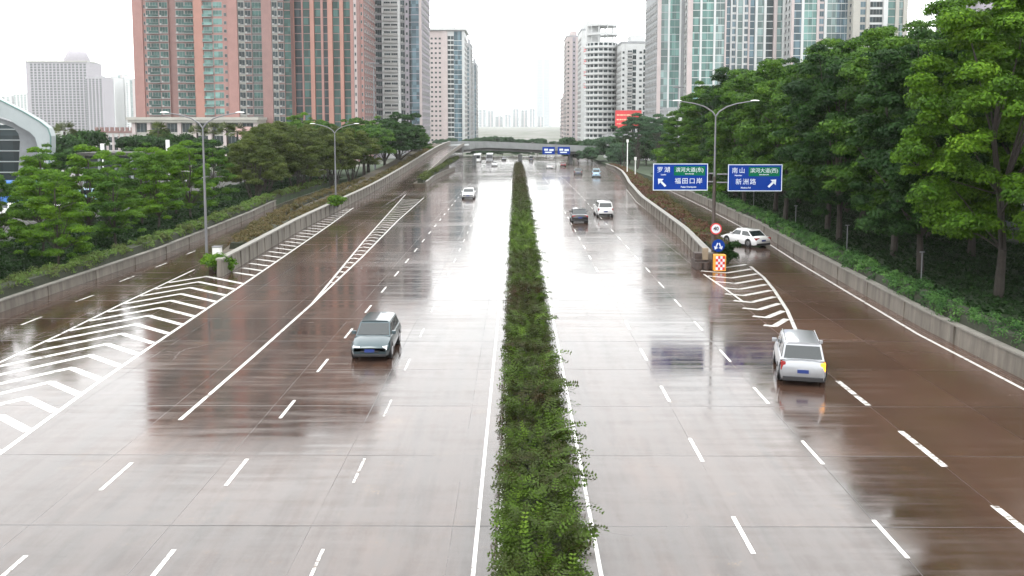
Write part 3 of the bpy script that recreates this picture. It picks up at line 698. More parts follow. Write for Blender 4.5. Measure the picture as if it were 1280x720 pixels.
q = P(372, 150, 225); tree('tall', 1, 'lf_bright', (q.x, 225, -1), .8, 1.0, 'light green tall tree rising behind the olive trees in front of the pink towers')
q = P(395, 150, 240); tree('tall', 2, 'lf_bright', (q.x, 240, -1), .76, 2.0, 'second light green tree, in front of the glass striped tower')
# loose trees in the right middle distance
row = [(31.5, 232, .95), (33.5, 246, 1.0), (35.5, 222, .93), (38, 238, .95), (41, 250, .98), (43.5, 228, .88), (47.5, 236, .85), (31.5, 262, .85)]
for i, (x, y, s) in enumerate(row):
    tree('wispy', i % 3, 'lf_cool', (x, y, prof(y) + .7), s * 1.02, U(0, 6), f'{ORD[i]} slender tree with thin bare trunk and high loose crown by the red billboard', 'slender trees by the red billboard')
row = [(19.5, 336, .62), (22, 324, .7), (25, 312, .7), (24, 345, .9), (28, 330, 1.0), (33, 320, 1.15), (38, 300, 1.1), (34, 290, .9), (31.5, 270, .7), (40, 275, 1.1), (46, 262, 1.1), (52, 255, 1.2), (47, 290, 1.3), (39, 215, .7), (44, 205, .75), (50, 215, .8), (56, 230, .9), (36, 200, .5)]
for i, (x, y, s) in enumerate(row):
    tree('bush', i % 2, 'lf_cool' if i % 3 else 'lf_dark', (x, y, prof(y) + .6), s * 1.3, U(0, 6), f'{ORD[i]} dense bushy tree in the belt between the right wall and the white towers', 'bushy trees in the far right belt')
# left: young trees with flat tiers behind the left hedge
row = [(-32.0, 47), (-34.2, 54), (-31.4, 60), (-34.6, 64), (-32.4, 71), (-35.8, 74), (-33.0, 81), (-36.6, 86), (-34.0, 92), (-37.5, 97), (-39.0, 66), (-42.0, 78), (-41.0, 90), (-36, 105), (-43, 101), (-38.5, 57), (-37, 48), (-45, 62), (-46, 74), (-47, 88), (-41.5, 50)]
for i, (x, y) in enumerate(row):
    tree('tier', i % 3, 'lf_mid' if i % 3 == 1 else 'lf_bright', (x, y, .6), U(.80, .92) if y < 72 else U(.88, 1.02), U(0, 6), f'{ORD[i]} young tiered tree back in the grove behind the left hedge', 'young tiered trees on the left')
row = [(-35, 118, .8), (-36.5, 128, .92), (-33.4, 134, .88), (-39.5, 138, .95), (-34.8, 146, .98), (-31.0, 150, .88), (-41, 152, 1.0), (-35.0, 160, 1.0), (-30.6, 164, .96)]
for i, (x, y, s) in enumerate(row):
    tree('spread', i % 3, 'lf_olive', (x, y, .4), s, U(0, 6), f'{ORD[i]} olive green many stemmed tree back along the left of the ramp wall', 'olive trees beside the ramp wall')
row = [(-31, 180, .92), (-28.6, 192, .95), (-33.5, 200, 1.03), (-27.6, 206, .98), (-30, 222, 1.05), (-28.5, 240, .85), (-38, 185, .95), (-44, 175, .9)]
for i, (x, y, s) in enumerate(row):
    tree('umbrella', 1 if i == 3 else 0, 'lf_dark' if i in (1, 3, 4) else 'lf_mid', (x, y, prof(y) * .4 + .5), s, U(0, 6) if i != 3 else 0, f'{ORD[i]} broad dark green spreading tree back along the left of the flyover ramp', 'broad spreading trees beside the ramp')
for i, (px, py, Y, s) in enumerate([(81, 178, 175, .95), (199, 190, 190, .95), (247, 178, 200, .9), (267, 178, 215, .95), (284, 176, 205, .95), (297, 178, 212, .92), (320, 180, 220, .85)]):
    q = P(px, py, Y); tree('palm', i % 2, 'lf_olive', (q.x, Y, 0), 1.15 * s, U(0, 6), f'{ORD[i]} shaggy fan palm from the left, in front of the pink tower podium' if i else 'shaggy fan palm standing alone beside the curved grey station roof', 'fan palms on the left', 'palm_tree', 'palm', None)
row = [(-82, 165, 1.1), (-74, 175, 1.1), (-92, 185, 1.2), (-66, 185, 1.0), (-60, 200, 1.0), (-55, 178, .9), (-76, 195, 1.1), (-50, 190, .9), (-84, 205, 1.2)]
for i, (x, y, s) in enumerate(row):
    tree('bush', i % 2, 'lf_dark', (x, y, 0), s * 1.25, U(0, 6), f'{ORD[i]} dark bushy tree in the clump behind the young grove on the left', 'dark bushy trees on the left')
for i, (px, Y, s) in enumerate([(640, 402, .5), (650, 402, .5), (628, 400, .55), (616, 398, .6), (604, 396, .55), (661, 400, .5), (672, 398, .6), (683, 396, .6), (695, 394, .7), (592, 396, .6), (585, 470, .9), (597, 500, .95), (609, 490, 1.0), (620, 505, 1.05), (631, 495, 1.0), (642, 500, .85), (654, 510, .8), (666, 500, .85), (679, 490, .9),  (694, 450, .8), (705, 430, 1.1), (552, 470, .9), (568, 500, .9)]):
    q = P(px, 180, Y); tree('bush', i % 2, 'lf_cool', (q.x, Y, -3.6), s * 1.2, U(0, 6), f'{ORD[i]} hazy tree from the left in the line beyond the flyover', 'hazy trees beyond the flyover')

# ------------------------------------------------------------------ buildings
BM = {
 'pink': simple('pink_tile', (.25, .135, .12), .6, .1, .4), 'orange': simple('orange_pink_tile', (.29, .145, .115), .6, .08, .4),
 'brown': simple('dull_pink_tile', (.20, .115, .105), .6, .1, .4), 'lilac': simple('lilac_grey_render', (.27, .25, .28), .7, .1, .3),
 'grey': simple('grey_render', (.27, .28, .29), .7, .1, .3), 'white': simple('white_render', (.47, .48, .48), .6, .07, .3),
 'palepink': simple('pale_pink_render', (.40, .345, .34), .7, .07, .3), 'cream': simple('cream_render', (.33, .32, .29), .7, .08, .3),
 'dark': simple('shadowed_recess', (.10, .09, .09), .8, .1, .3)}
def glass_mat(name, c, rough=.12):
    k = NT(name); cell = k.n('VectorMath', operation='SNAP'); k.put(cell.inputs[0], k.pos()); cell.inputs[1].default_value = (1.6, 1.6, 3.0)
    wn = k.n('TexWhiteNoise'); k.put(wn.inputs['Vector'], cell.outputs[0]); v = wn.outputs['Value']
    k.set(color=k.mix(k.math('POWER', v, 2), tuple(x * .6 for x in c), tuple(min(1, x * 1.6) for x in c)), rough=rough, spec=.18); return k.m
GM = {'teal': glass_mat('teal_glass', (.035, .075, .068)), 'green': glass_mat('green_glass', (.10, .185, .17)), 'darkg': glass_mat('dark_glass', (.025, .038, .042)),
      'blue': glass_mat('blue_grey_glass', (.08, .125, .15)), 'pale': glass_mat('pale_glass', (.15, .21, .205))}
FRAME = simple('window_frame', (.27, .27, .265), .5, .05, 1)
WM = {}
def win_mesh(w, h, glass, style):
    key = (round(w, 2), round(h, 2), glass, style)
    if key in WM: return WM[key]
    m = MB(); t = .09; hw = w / 2
    m.cur = 0; m.box(-hw, hw, -.10, .02, 0, t); m.box(-hw, hw, -.08, .02, h - t, h); m.box(-hw, -hw + t, -.08, .02, t, h - t); m.box(hw - t, hw, -.08, .02, t, h - t)
    nmul = max(1, int(w / 1.3))
    for i in range(1, nmul + 1):
        if nmul > 0 and i <= nmul - 0 and nmul > 1 or nmul == 1 and w > 1.0:
            x = -hw + w * i / (nmul + 1); m.box(x - .03, x + .03, -.06, .02, t, h - t)
    m.cur = 1; m.quad((-hw + t, -.02, t), (hw - t, -.02, t), (hw - t, -.02, h - t), (-hw + t, -.02, h - t))
    if style == 'balcony':
        m.cur = 0; m.box(-hw - .1, hw + .1, -1.0, -.1, -.32, -.14); m.box(-hw - .1, hw + .1, -1.0, -.93, -.14, .75); m.box(-hw - .1, -hw - .02, -.93, -.1, -.14, .75); m.box(hw + .02, hw + .1, -.93, -.1, -.14, .75)
    if style == 'gbalcony':
        m.cur = 0; m.box(-hw - .1, hw + .1, -1.0, -.1, -.30, -.14); m.box(-hw - .1, hw + .1, -1.0, -.95, .70, .76)
        m.cur = 1; m.box(-hw - .1, hw + .1, -.98, -.95, -.14, .698)
    if style == 'ac':
        m.cur = 0; m.box(-hw - .1, hw + .1, -.45, -.1, -.25, -.12); m.box(-hw + .1, -hw + .85, -.42, -.12, -.12, .45)
    me = m.mesh('window'); me.materials.append(FRAME); me.materials.append(GM[glass]); WM[key] = me; return me
def tower(name, label, px0, px1, Y, H, strips, core='pink', depth=26, fh=3.0, base=None, side=None, group=None, roof=True, cat='building', topbox=True, z0=0, rz=0):
    """strips from left to right: (px width, protrusion m, kind, material, glass)"""
    a = P(px0, 156, Y); b = P(px1, 156, Y); X0, X1 = a.x, b.x; W = X1 - X0; gz = prof(Y) if base is None else base
    r = empty(name, label, cat, (X0, Y, gz), rz, group); tot = sum(s[0] for s in strips); x = 0
    Hh = H - gz
    m = MB(); m.box(0, W, 0, depth, 0, Hh); m.build('wall', BM[core], r)
    wins = []; piers = {}; gl = {}; nf = int((Hh - z0 - 1) / fh)
    for (pw, off, kind, mat, glass) in strips:
        w_ = pw / tot * W
        if off > 0.02: piers.setdefault(mat, MB()).box(x + .0 , x + w_ - .0, -off, -.003, 0, Hh - .3 - .01 * (hash((pw, off)) % 7))
        yf = -max(off, 0)
        if kind == 'pier': pass
        elif kind == 'recess': pass
        elif kind in ('win', 'balc', 'gbalc', 'ac', 'small'):
            for f in range(nf):
                ww = w_ * (.55 if kind == 'small' else .92); hh = fh * (.42 if kind == 'small' else .56 if kind == 'balc' else .74)
                wins.append((x + w_ / 2, yf - .004, z0 + f * fh + fh * .28, 0, win_mesh(ww, hh, glass, {'balc': 'balcony', 'gbalc': 'gbalcony', 'ac': 'ac'}.get(kind, 'plain'))))
        elif kind == 'curtain':
            g = gl.setdefault(glass, MB())
            g.cur = 0; g.box(x + .06, x + w_ - .06, yf - .12, yf - .004, z0, Hh - .6)
            g.cur = 1
            for f in range(nf): g.box(x + .05, x + w_ - .05, yf - .2, yf - .123, z0 + f * fh, z0 + f * fh + .09 * fh)
            nm = max(1, int(w_ / 1.7))
            for i in range(1, nm): g.box(x + w_ * i / nm - .035, x + w_ * i / nm + .035, yf - .17, yf - .123, z0, Hh - .7)
        x += w_
    for k_, mb in piers.items(): mb.build('pier', BM[k_], r)
    for k_, mb in gl.items():
        mb.build('curtain_wall', [GM[k_], BM[core] if core != 'dark' else BM['grey']], r)
    # side walls of windows (road side and, for completeness, the other)
    if side:
        sgn = 1 if side == 'right' else -1; xs = W if sgn > 0 else 0; n = max(3, int(depth / 4.2))
        me = win_mesh(1.9, fh * .55, 'darkg', 'ac')
        for i in range(n):
            for f in range(nf): wins.append((xs + sgn * .004, (i + .5) * depth / n, z0 + f * fh + fh * .28, R(90) * sgn, me))
    wins.sort(key=lambda q: (abs(q[2] + gz - (10.5 + .07 * Y))))
    for q in wins[:98]:
        o = link('window', q[4], r); o.location = q[:3]; o.rotation_euler = (0, 0, q[3])
    rest = wins[98:]
    if rest:
        vs, fs, mi, cnt = [], [], [], 0
        cache = {}; mats = [FRAME] + list(GM.values()); gi = {g.name: i + 1 for i, g in enumerate(GM.values())}
        for q in rest:
            me = q[4]
            if me.name not in cache:
                co = np.empty(len(me.vertices) * 3); me.vertices.foreach_get('co', co); cache[me.name] = (co.reshape(-1, 3), [tuple(p.vertices) for p in me.polygons], [0 if p.material_index == 0 else gi[me.materials[1].name] for p in me.polygons])
            co, pf, pm = cache[me.name]; c, s = math.cos(q[3]), math.sin(q[3])
            Rm = np.array([[c, -s, 0], [s, c, 0], [0, 0, 1]]); vv = co @ Rm.T + np.array(q[:3]); vs.append(vv)
            fs += [tuple(cnt + i for i in f) for f in pf]; mi += pm; cnt += len(co)
        me = bpy.data.meshes.new('window'); me.from_pydata(np.concatenate(vs).tolist(), [], fs); me.polygons.foreach_set('material_index', mi)
        o = link('window', me, r, mats); o['kind'] = 'stuff'
    if roof:
        m = MB(); m.box(-.3, W + .3, -.3, depth + .3, Hh + .003, Hh + 1.0); m.build('roof', BM['grey'], r)
        if topbox: m = MB(); m.box(W * .3, W * .7, depth * .3, depth * .7, Hh + 1.003, Hh + 5); m.build('lift_house', BM[core if core != 'dark' else 'grey'], r)
    return r
S = lambda *a: a
tower('apartment_tower', 'pink tiled apartment tower with green window bays and a dark recess, left of centre', 172, 366, 333, 112, [
  S(12, 1.2, 'pier', 'pink', 0), S(4, .6, 'small', 'pink', 'darkg'), S(5, .8, 'ac', 'brown', 'teal'), S(11, 1.0, 'gbalc', 'brown', 'teal'), S(11, 1.0, 'ac', 'brown', 'teal'), S(9, 0, 'recess', 0, 0),
  S(11, 1.0, 'ac', 'brown', 'teal'), S(11, 1.0, 'gbalc', 'brown', 'teal'), S(11, 1.6, 'pier', 'orange', 0), S(12, 1.2, 'gbalc', 'pink', 'green'), S(12, 1.2, 'win', 'pink', 'green'), S(6, 1.2, 'small', 'pink', 'darkg'),
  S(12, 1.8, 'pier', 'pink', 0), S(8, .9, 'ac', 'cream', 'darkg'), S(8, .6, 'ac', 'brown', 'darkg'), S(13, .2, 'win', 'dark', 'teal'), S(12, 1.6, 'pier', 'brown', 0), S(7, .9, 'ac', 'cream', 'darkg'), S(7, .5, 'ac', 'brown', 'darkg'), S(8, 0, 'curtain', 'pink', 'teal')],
  core='brown', side='left', z0=14, depth=30, group='pink apartment towers')
tower('apartment_tower', 'tower of dark teal glass strips between narrow orange pink piers', 367, 456, 338, 108, [
  S(4, .9, 'pier', 'orange', 0), S(9, .2, 'curtain', 'pink', 'darkg'), S(2, .7, 'pier', 'pink', 0), S(9, .2, 'curtain', 'pink', 'teal'), S(5, 1.2, 'pier', 'orange', 0), S(8, .2, 'curtain', 'pink', 'teal'), S(3, .6, 'pier', 'pink', 0), S(6, .2, 'curtain', 'pink', 'darkg'),
  S(6, 1.3, 'pier', 'orange', 0), S(9, .2, 'curtain', 'pink', 'teal'), S(4.5, 1.2, 'pier', 'orange', 0), S(8.5, .2, 'curtain', 'pink', 'teal'), S(4, 1.0, 'pier', 'pink', 0), S(4, .6, 'small', 'palepink', 'darkg'), S(4, .8, 'pier', 'brown', 0), S(4, .4, 'small', 'pink', 'darkg')],
  core='brown', side='right', z0=12, depth=28, group='pink apartment towers')
tower('apartment_tower', 'lilac grey apartment tower with a column of white balconies and pale blue glass', 457, 528, 372, 66, [
  S(5, .5, 'ac', 'lilac', 'darkg'), S(9, .1, 'curtain', 'lilac', 'blue'), S(9, .7, 'ac', 'lilac', 'darkg'), S(2, .9, 'pier', 'white', 0), S(9, .9, 'balc', 'white', 'darkg'), S(9, .9, 'balc', 'white', 'darkg'), S(3, 1.1, 'pier', 'white', 0), S(6, .3, 'ac', 'grey', 'darkg'), S(5, .6, 'small', 'lilac', 'darkg'), S(3, .2, 'curtain', 'grey', 'darkg'), S(10, .9, 'curtain', 'grey', 'blue'), S(3, .5, 'pier', 'palepink', 0)],
  core='lilac', side='right', z0=8, depth=34)
t = tower('apartment_tower', 'slim pale tower with a flat overhanging crown left of the sky gap', 538, 581, 560, P(560, 38, 560).z, [
  S(5, .5, 'small', 'palepink', 'darkg'), S(5, .6, 'small', 'palepink', 'darkg'), S(5, .6, 'small', 'palepink', 'darkg'), S(7, 1.0, 'pier', 'palepink', 0), S(4, .4, 'win', 'white', 'darkg'), S(4, .4, 'win', 'white', 'darkg'), S(10, .9, 'curtain', 'white', 'blue'), S(3, .7, 'pier', 'white', 0)],
  core='white', side='right', depth=30, roof=False)
wd = P(581, 0, 560).x - P(538, 0, 560).x; hh = P(560, 38, 560).z + 3.5
m = MB(); m.box(-1, wd + 1.5, -2, 32, hh, hh + 1.2); m.box(wd * .3, wd * .68, 4, 20, hh + 1.2, hh + 4); m.build('roof', BM['white'], t)
tower('apartment_tower', 'narrow grey blue tower just right of the crowned pale tower', 582, 588.5, 640, P(585, 56, 640).z, [S(2, .4, 'small', 'grey', 'blue'), S(3, .4, 'win', 'grey', 'blue'), S(2, .6, 'pier', 'grey', 0)], core='grey', side='right', depth=30)
tower('apartment_tower', 'low blue grey slab tower at the left edge of the sky gap', 589, 595, 720, P(585, 80, 720).z, [S(3, .4, 'curtain', 'grey', 'blue'), S(2, .6, 'pier', 'grey', 0), S(2, .3, 'curtain', 'grey', 'blue')], core='grey', side='right', depth=40)
# pale skyline in the gap
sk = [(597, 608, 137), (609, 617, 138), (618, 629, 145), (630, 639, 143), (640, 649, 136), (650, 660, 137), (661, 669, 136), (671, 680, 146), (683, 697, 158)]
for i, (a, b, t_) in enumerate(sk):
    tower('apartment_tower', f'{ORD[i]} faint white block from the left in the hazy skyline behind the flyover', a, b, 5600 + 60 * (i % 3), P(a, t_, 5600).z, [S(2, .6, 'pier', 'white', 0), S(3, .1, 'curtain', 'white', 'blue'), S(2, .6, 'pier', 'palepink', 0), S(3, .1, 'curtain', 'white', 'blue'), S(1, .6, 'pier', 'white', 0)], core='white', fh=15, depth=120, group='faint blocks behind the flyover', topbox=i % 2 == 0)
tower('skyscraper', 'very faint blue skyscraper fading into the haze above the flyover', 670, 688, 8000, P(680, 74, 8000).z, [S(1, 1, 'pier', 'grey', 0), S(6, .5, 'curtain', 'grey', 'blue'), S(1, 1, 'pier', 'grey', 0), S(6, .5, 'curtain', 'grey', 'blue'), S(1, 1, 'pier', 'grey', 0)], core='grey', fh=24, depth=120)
# right group
tower('apartment_tower', 'short pale pink tower at the far left of the right hand group', 702.5, 708, 720, P(705, 124, 720).z, [S(2, .3, 'small', 'palepink', 'darkg'), S(2, .5, 'pier', 'palepink', 0), S(2, .3, 'small', 'palepink', 'darkg')], core='palepink', depth=30, side='left')
tower('apartment_tower', 'pale pink tower stepping up behind the white curved tower', 708, 727, 620, P(715, 46, 620).z, [S(4, .3, 'small', 'palepink', 'darkg'), S(3, .8, 'pier', 'palepink', 0), S(4, .3, 'small', 'lilac', 'darkg'), S(3, .5, 'pier', 'palepink', 0), S(5, .2, 'small', 'lilac', 'darkg')], core='palepink', side='left', depth=36)
t = tower('apartment_tower', 'blank white tower end wall with a column of small red characters', 726, 737, 560, P(732, 38, 560).z, [S(2, .6, 'pier', 'white', 0), S(7, .9, 'pier', 'white', 0), S(2, .4, 'small', 'white', 'darkg')], core='white', side='left', depth=30)
REDM = simple('red_lettering', (.55, .05, .05), .5)
m = MB(); wd = P(737, 0, 560).x - P(726, 0, 560).x
for i in range(4):
    zc = P(730, 62 + i * 15, 560).z + 3.5; x0 = wd * .42; m.box(x0 - .9, x0 + .9, -1.0, -.91, zc + .9, zc + 1.2); m.box(x0 - .15, x0 + .15, -1.0, -.91, zc - 1.2, zc + .9); m.box(x0 - .8, x0 + .8, -1.02, -.91, zc - .2, zc + .1); m.box(x0 - 1.0, x0 + 1.0, -1.0, -.91, zc - 1.5, zc - 1.2)
m.build('lettering', REDM, t)
# round balconied tower
Yc = 500; xa, xb = P(733, 0, Yc).x, P(777, 0, Yc).x; rc = (xb - xa) / 2; gz = prof(Yc); Ht = P(755, 52, Yc).z - gz
t = empty('apartment_tower', 'white tower with rounded front, ring balconies and open rooftop crown', 'building', ((xa + xb) / 2, Yc + rc, gz))
NS = 20
ring = lambda r_, z: [(r_ * math.cos(2 * math.pi * i / NS), r_ * math.sin(2 * math.pi * i / NS), z) for i in range(NS)]
m = MB(); m.loft([ring(rc * .9, 0), ring(rc * .9, Ht)]); m.build('wall', BM['white'], t)
nf = int(Ht / 3)
for f in range(nf):
    m = MB(); m.loft([ring(rc * .9 + .2, f * 3), ring(rc, f * 3), ring(rc, f * 3 + 1.15), ring(rc - .12, f * 3 + 1.15), ring(rc - .12, f * 3 + .2), ring(rc * .9 + .2, f * 3 + .2)], False); m.build('balcony', BM['white'], t)
wl_ = []
wme = win_mesh(2.0, 1.7, 'darkg', 'plain')
for f in range(nf):
    for i in range(NS):
        a = 2 * math.pi * (i + .5) / NS
        if math.sin(a) < .25: wl_.append((f, a))
wl_.sort(key=lambda q: (abs(q[0] - 12), q[1])); mm = MB()
for n_, (f, a) in enumerate(wl_):
    rr = rc * .9 * math.cos(math.pi / NS) + .01
    if n_ < 98: o = link('window', wme, t); o.location = (rr * math.cos(a), rr * math.sin(a), f * 3 + 1.0); o.rotation_euler = (0, 0, a + math.pi / 2)
    else:
        c_, s_ = math.cos(a), math.sin(a); u = Vector((-s_, c_, 0)); p = Vector((rr * c_, rr * s_, f * 3 + 1.0)); q = Vector((c_, s_, 0)) * .05
        mm.quad(p + q - u * .95, p + q + u * .95, p + q + u * .95 + Vector((0, 0, 1.6)), p + q - u * .95 + Vector((0, 0, 1.6)))
o = mm.build('window', GM['darkg'], t); o['kind'] = 'stuff'
m = MB()
for i in range(0, NS, 2): m.box(rc * .8 * math.cos(i * .314) - .3, rc * .8 * math.cos(i * .314) + .3, rc * .8 * math.sin(i * .314) - .3, rc * .8 * math.sin(i * .314) + .3, Ht, Ht + 9)
m.loft([ring(rc * .72, Ht + 4), ring(rc * .9, Ht + 4), ring(rc * .9, Ht + 5.2), ring(rc * .72, Ht + 5.2), ring(rc * .72, Ht + 4)], False)
m.loft([ring(rc * .86, Ht + 9), ring(rc * .86, Ht + 10)]); m.box(-rc * .9, -rc * .1, -2, 6, Ht, Ht + 12); m.build('roof', BM['white'], t)
t = tower('apartment_tower', 'plain white apartment block with rows of dark windows between round and glass towers', 776, 821, 480, P(800, 54, 480).z, [
  S(4, .2, 'small', 'white', 'darkg'), S(2, .6, 'pier', 'white', 0), S(5, .4, 'balc', 'white', 'darkg'), S(4, .4, 'win', 'white', 'darkg'), S(2, .7, 'pier', 'white', 0), S(5, .3, 'small', 'white', 'darkg'), S(4, .5, 'win', 'white', 'darkg'), S(2, .7, 'pier', 'white', 0), S(5, .4, 'balc', 'white', 'darkg'), S(4, .3, 'small', 'white', 'darkg')], core='white', side='left', depth=30)
p_ = 'palepink'
tower('glass_tower', 'leftmost green glass residential tower with pale pink piers on the right', 820, 857, 372, 66, [
  S(4, .9, 'pier', p_, 0), S(8, .2, 'curtain', 'white', 'pale'), S(2, .5, 'pier', 'white', 0), S(11, .3, 'curtain', 'white', 'green'), S(2, .5, 'pier', 'white', 0), S(7, .0, 'recess', 0, 0)], core='grey', side='left', z0=12, depth=34, group='green glass towers')
tower('glass_tower', 'second green glass tower from the left with broad mirrored bays', 857, 905, 366, 65, [
  S(6, .9, 'pier', p_, 0), S(9, .3, 'curtain', 'white', 'green'), S(2.5, .8, 'pier', 'white', 0), S(14, .4, 'curtain', 'white', 'green'), S(2.5, .8, 'pier', 'white', 0), S(11, .2, 'curtain', 'white', 'pale'), S(2, .8, 'pier', p_, 0)], core='white', side='left', z0=12, depth=34, group='green glass towers')
tower('glass_tower', 'wide blue green glass tower behind the upper arm of the right street lamp', 905, 985, 378, 67, [
  S(5, .2, 'curtain', 'white', 'blue'), S(2, .7, 'pier', 'white', 0), S(5, .3, 'win', 'white', 'blue'), S(2, .7, 'pier', 'white', 0), S(6, .3, 'curtain', 'white', 'pale'), S(2, .7, 'pier', 'white', 0), S(5, .3, 'win', 'white', 'blue'), S(2, .7, 'pier', p_, 0), S(6, .2, 'curtain', 'white', 'blue'), S(3, 1.2, 'pier', 'white', 0),
  S(8, .3, 'curtain', 'white', 'pale'), S(3, .9, 'pier', 'white', 0), S(9, .2, 'curtain', 'white', 'darkg'), S(4, 1.2, 'pier', p_, 0), S(7, .3, 'curtain', 'white', 'pale'), S(3, .9, 'pier', 'white', 0), S(8, .3, 'curtain', 'white', 'green')], core='white', side='left', z0=12, depth=30, group='green glass towers')
tower('glass_tower', 'green glass tower with a bright mirrored strip above the tall right hand trees', 985, 1060, 368, 65, [
  S(3, .9, 'pier', p_, 0), S(9, .3, 'curtain', 'white', 'blue'), S(3, .7, 'pier', 'white', 0), S(15, .5, 'curtain', 'white', 'green'), S(3, .8, 'pier', p_, 0), S(6, .3, 'win', p_, 'blue'), S(3, .8, 'pier', 'white', 0), S(12, .4, 'curtain', 'white', 'pale'), S(10, .2, 'curtain', 'white', 'blue'), S(8, .3, 'curtain', 'white', 'blue')], core='white', side='left', z0=12, depth=30, group='green glass towers')
tower('glass_tower', 'rightmost cream and glass tower ending beside the open sky', 1061, 1128, 362, 64, [
  S(8, .9, 'pier', 'cream', 0), S(7, .3, 'win', 'cream', 'blue'), S(4, .8, 'pier', 'cream', 0), S(16, .3, 'win', 'white', 'darkg'), S(5, .9, 'pier', 'white', 0), S(9, .3, 'curtain', 'cream', 'green'), S(4, .8, 'pier', 'cream', 0), S(5, .3, 'curtain', 'white', 'pale'), S(5, .9, 'pier', 'cream', 0)], core='cream', side='left', z0=12, depth=30, group='green glass towers')
tower('apartment_tower', 'grey tower rising behind the treetops at the upper right corner', 1216, 1330, 300, P(1250, -8, 300).z, [
  S(8, .8, 'pier', 'lilac', 0), S(9, .3, 'curtain', 'lilac', 'blue'), S(4, .8, 'pier', 'lilac', 0), S(9, .3, 'win', 'lilac', 'blue'), S(4, .8, 'pier', 'grey', 0), S(12, .3, 'curtain', 'grey', 'pale')], core='lilac', side='left', z0=8, depth=30)
# podiums
t = tower('podium_building', 'pale podium with thick cornice and columns under the pink tower', 166, 322, 322, P(200, 150, 322).z, [S(3, 1, 'pier', 'palepink', 0), S(10, 0, 'win', 0, 'darkg')] * 8 + [S(3, 1, 'pier', 'palepink', 0)], core='cream', depth=10, fh=4.5, roof=False, z0=1)
wd = P(322, 0, 322).x - P(166, 0, 322).x; hz = P(200, 150, 322).z - prof(322)
m = MB(); m.box(-1.5, wd + 1.5, -2.4, 10.5, hz + .003, hz + 1.0); m.box(-1, wd + 1, -1.9, 10, hz - .9, hz); m.build('cornice', BM['cream'], t)
m = MB(); sgx = P(307, 0, 322).x - P(166, 0, 322).x; m.box(sgx - 3, sgx + 3, -1.5, -1.2, hz - 6, hz - 2.4); m.build('sign_board', simple('pale_sign', (.45, .3, .28), .5), t)
t = tower('podium_building', 'white shopping podium with dark pilaster shadows below the green glass towers', 835, 936, 340, P(880, 138, 340).z, [S(2, .8, 'pier', 'white', 0), S(3, .1, 'small', 'white', 'darkg')] * 16, core='grey', depth=18, fh=5.2, z0=1, topbox=False)
tower('low_building', 'low white building half hidden by slender trees below the red billboard', 760, 836, 350, P(800, 172, 350).z, [S(2, .5, 'pier', 'white', 0), S(4, .1, 'win', 'white', 'darkg')] * 9, core='white', depth=16, fh=3.6, z0=1, topbox=False)
# billboard
q0 = P(769, 160, 330); q1 = P(802, 138, 330)
t = empty('billboard', 'large red billboard with gold lines of lettering behind slender trees', 'billboard', (q0.x, 330, prof(330)))
wd = q1.x - q0.x; zb = q0.z + 3.5; zt = q1.z + 3.5
m = MB(); m.box(0, wd, 0, .5, zb, zt); m.build('panel', simple('red_vinyl', (.5, .035, .04), .5, .15, .3), t)
m = MB(); rn = random.Random(2)
for r_, zz in ((.42, zt - 1.9), (.42, zt - 3.6), (.3, zt - 5.1)):
    x = .5
    while x < wd - .8:
        l_ = rn.uniform(.4, 1.1); m.box(x, x + l_, -.05, -.004, zz, zz + r_); x += l_ + .2
m.build('lettering', simple('gold_letters', (.6, .45, .3), .5), t)
for x in (1.2, wd - 1.2):
    m = MB(); m.tube((x, .9, 0), (x, .9, zt - .5), .25); m.build('post', M['steel'], t)
# hotel, hazy left
Yh = 2000
t = tower('hotel_building', 'broad hazy beige hotel block with flat cornice under a dome, far left', 36, 112, Yh, P(80, 78, Yh).z, [S(5, .8, 'pier', 'lilac', 0)] + [S(3.2, .2, 'win', 'lilac', 'darkg'), S(1.4, .7, 'pier', 'lilac', 0)] * 15, core='lilac', fh=6, depth=70, topbox=False)
wd = P(112, 0, Yh).x - P(36, 0, Yh).x; hz = P(80, 78, Yh).z + 3.5
m = MB(); m.box(-3, wd + 3, -3, 52, hz + 1.01, hz + 3.2); m.build('cornice', BM['cream'], t)
cx = P(93, 0, Yh).x - P(36, 0, Yh).x; rr = 24.0; m = MB(); rg = lambda r_, z: [(cx + r_ * math.cos(i * .2618), 28 + r_ * math.sin(i * .2618), z) for i in range(24)]
m.loft([rg(27, hz + 3.2), rg(27, hz + 12)]); m.loft([rg(rr * math.cos(a * .26), hz + 12 + 21 * math.sin(a * .26)) for a in range(6)]); m.tube((cx, 28, hz + 31), (cx, 28, hz + 48), 1.0); m.build('dome', BM['lilac'], t, smooth=True)
tower('hotel_building', 'lower stepped wing on the right of the hazy domed hotel', 109, 131, Yh - 60, P(120, 97, Yh - 60).z, [S(2.5, .2, 'win', 'lilac', 'darkg'), S(1.5, .7, 'pier', 'lilac', 0)] * 5, core='lilac', fh=4.2, depth=50)
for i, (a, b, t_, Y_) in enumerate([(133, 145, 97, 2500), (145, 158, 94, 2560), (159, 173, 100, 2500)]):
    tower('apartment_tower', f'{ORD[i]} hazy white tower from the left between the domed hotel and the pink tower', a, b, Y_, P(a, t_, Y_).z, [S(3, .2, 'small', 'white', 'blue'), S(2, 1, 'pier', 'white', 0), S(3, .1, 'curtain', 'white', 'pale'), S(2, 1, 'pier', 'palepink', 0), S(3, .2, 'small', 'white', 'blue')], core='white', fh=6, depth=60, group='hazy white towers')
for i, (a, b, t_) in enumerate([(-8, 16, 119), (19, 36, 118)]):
    tower('apartment_tower', ['faint low block at the left edge above the station roof', 'faint low block just left of the domed hotel'][i], a, b, 3200, P(a, t_, 3200).z, [S(3, .2, 'win', 'white', 'pale'), S(2, 1, 'pier', 'white', 0)] * 4, core='white', fh=6, depth=40)
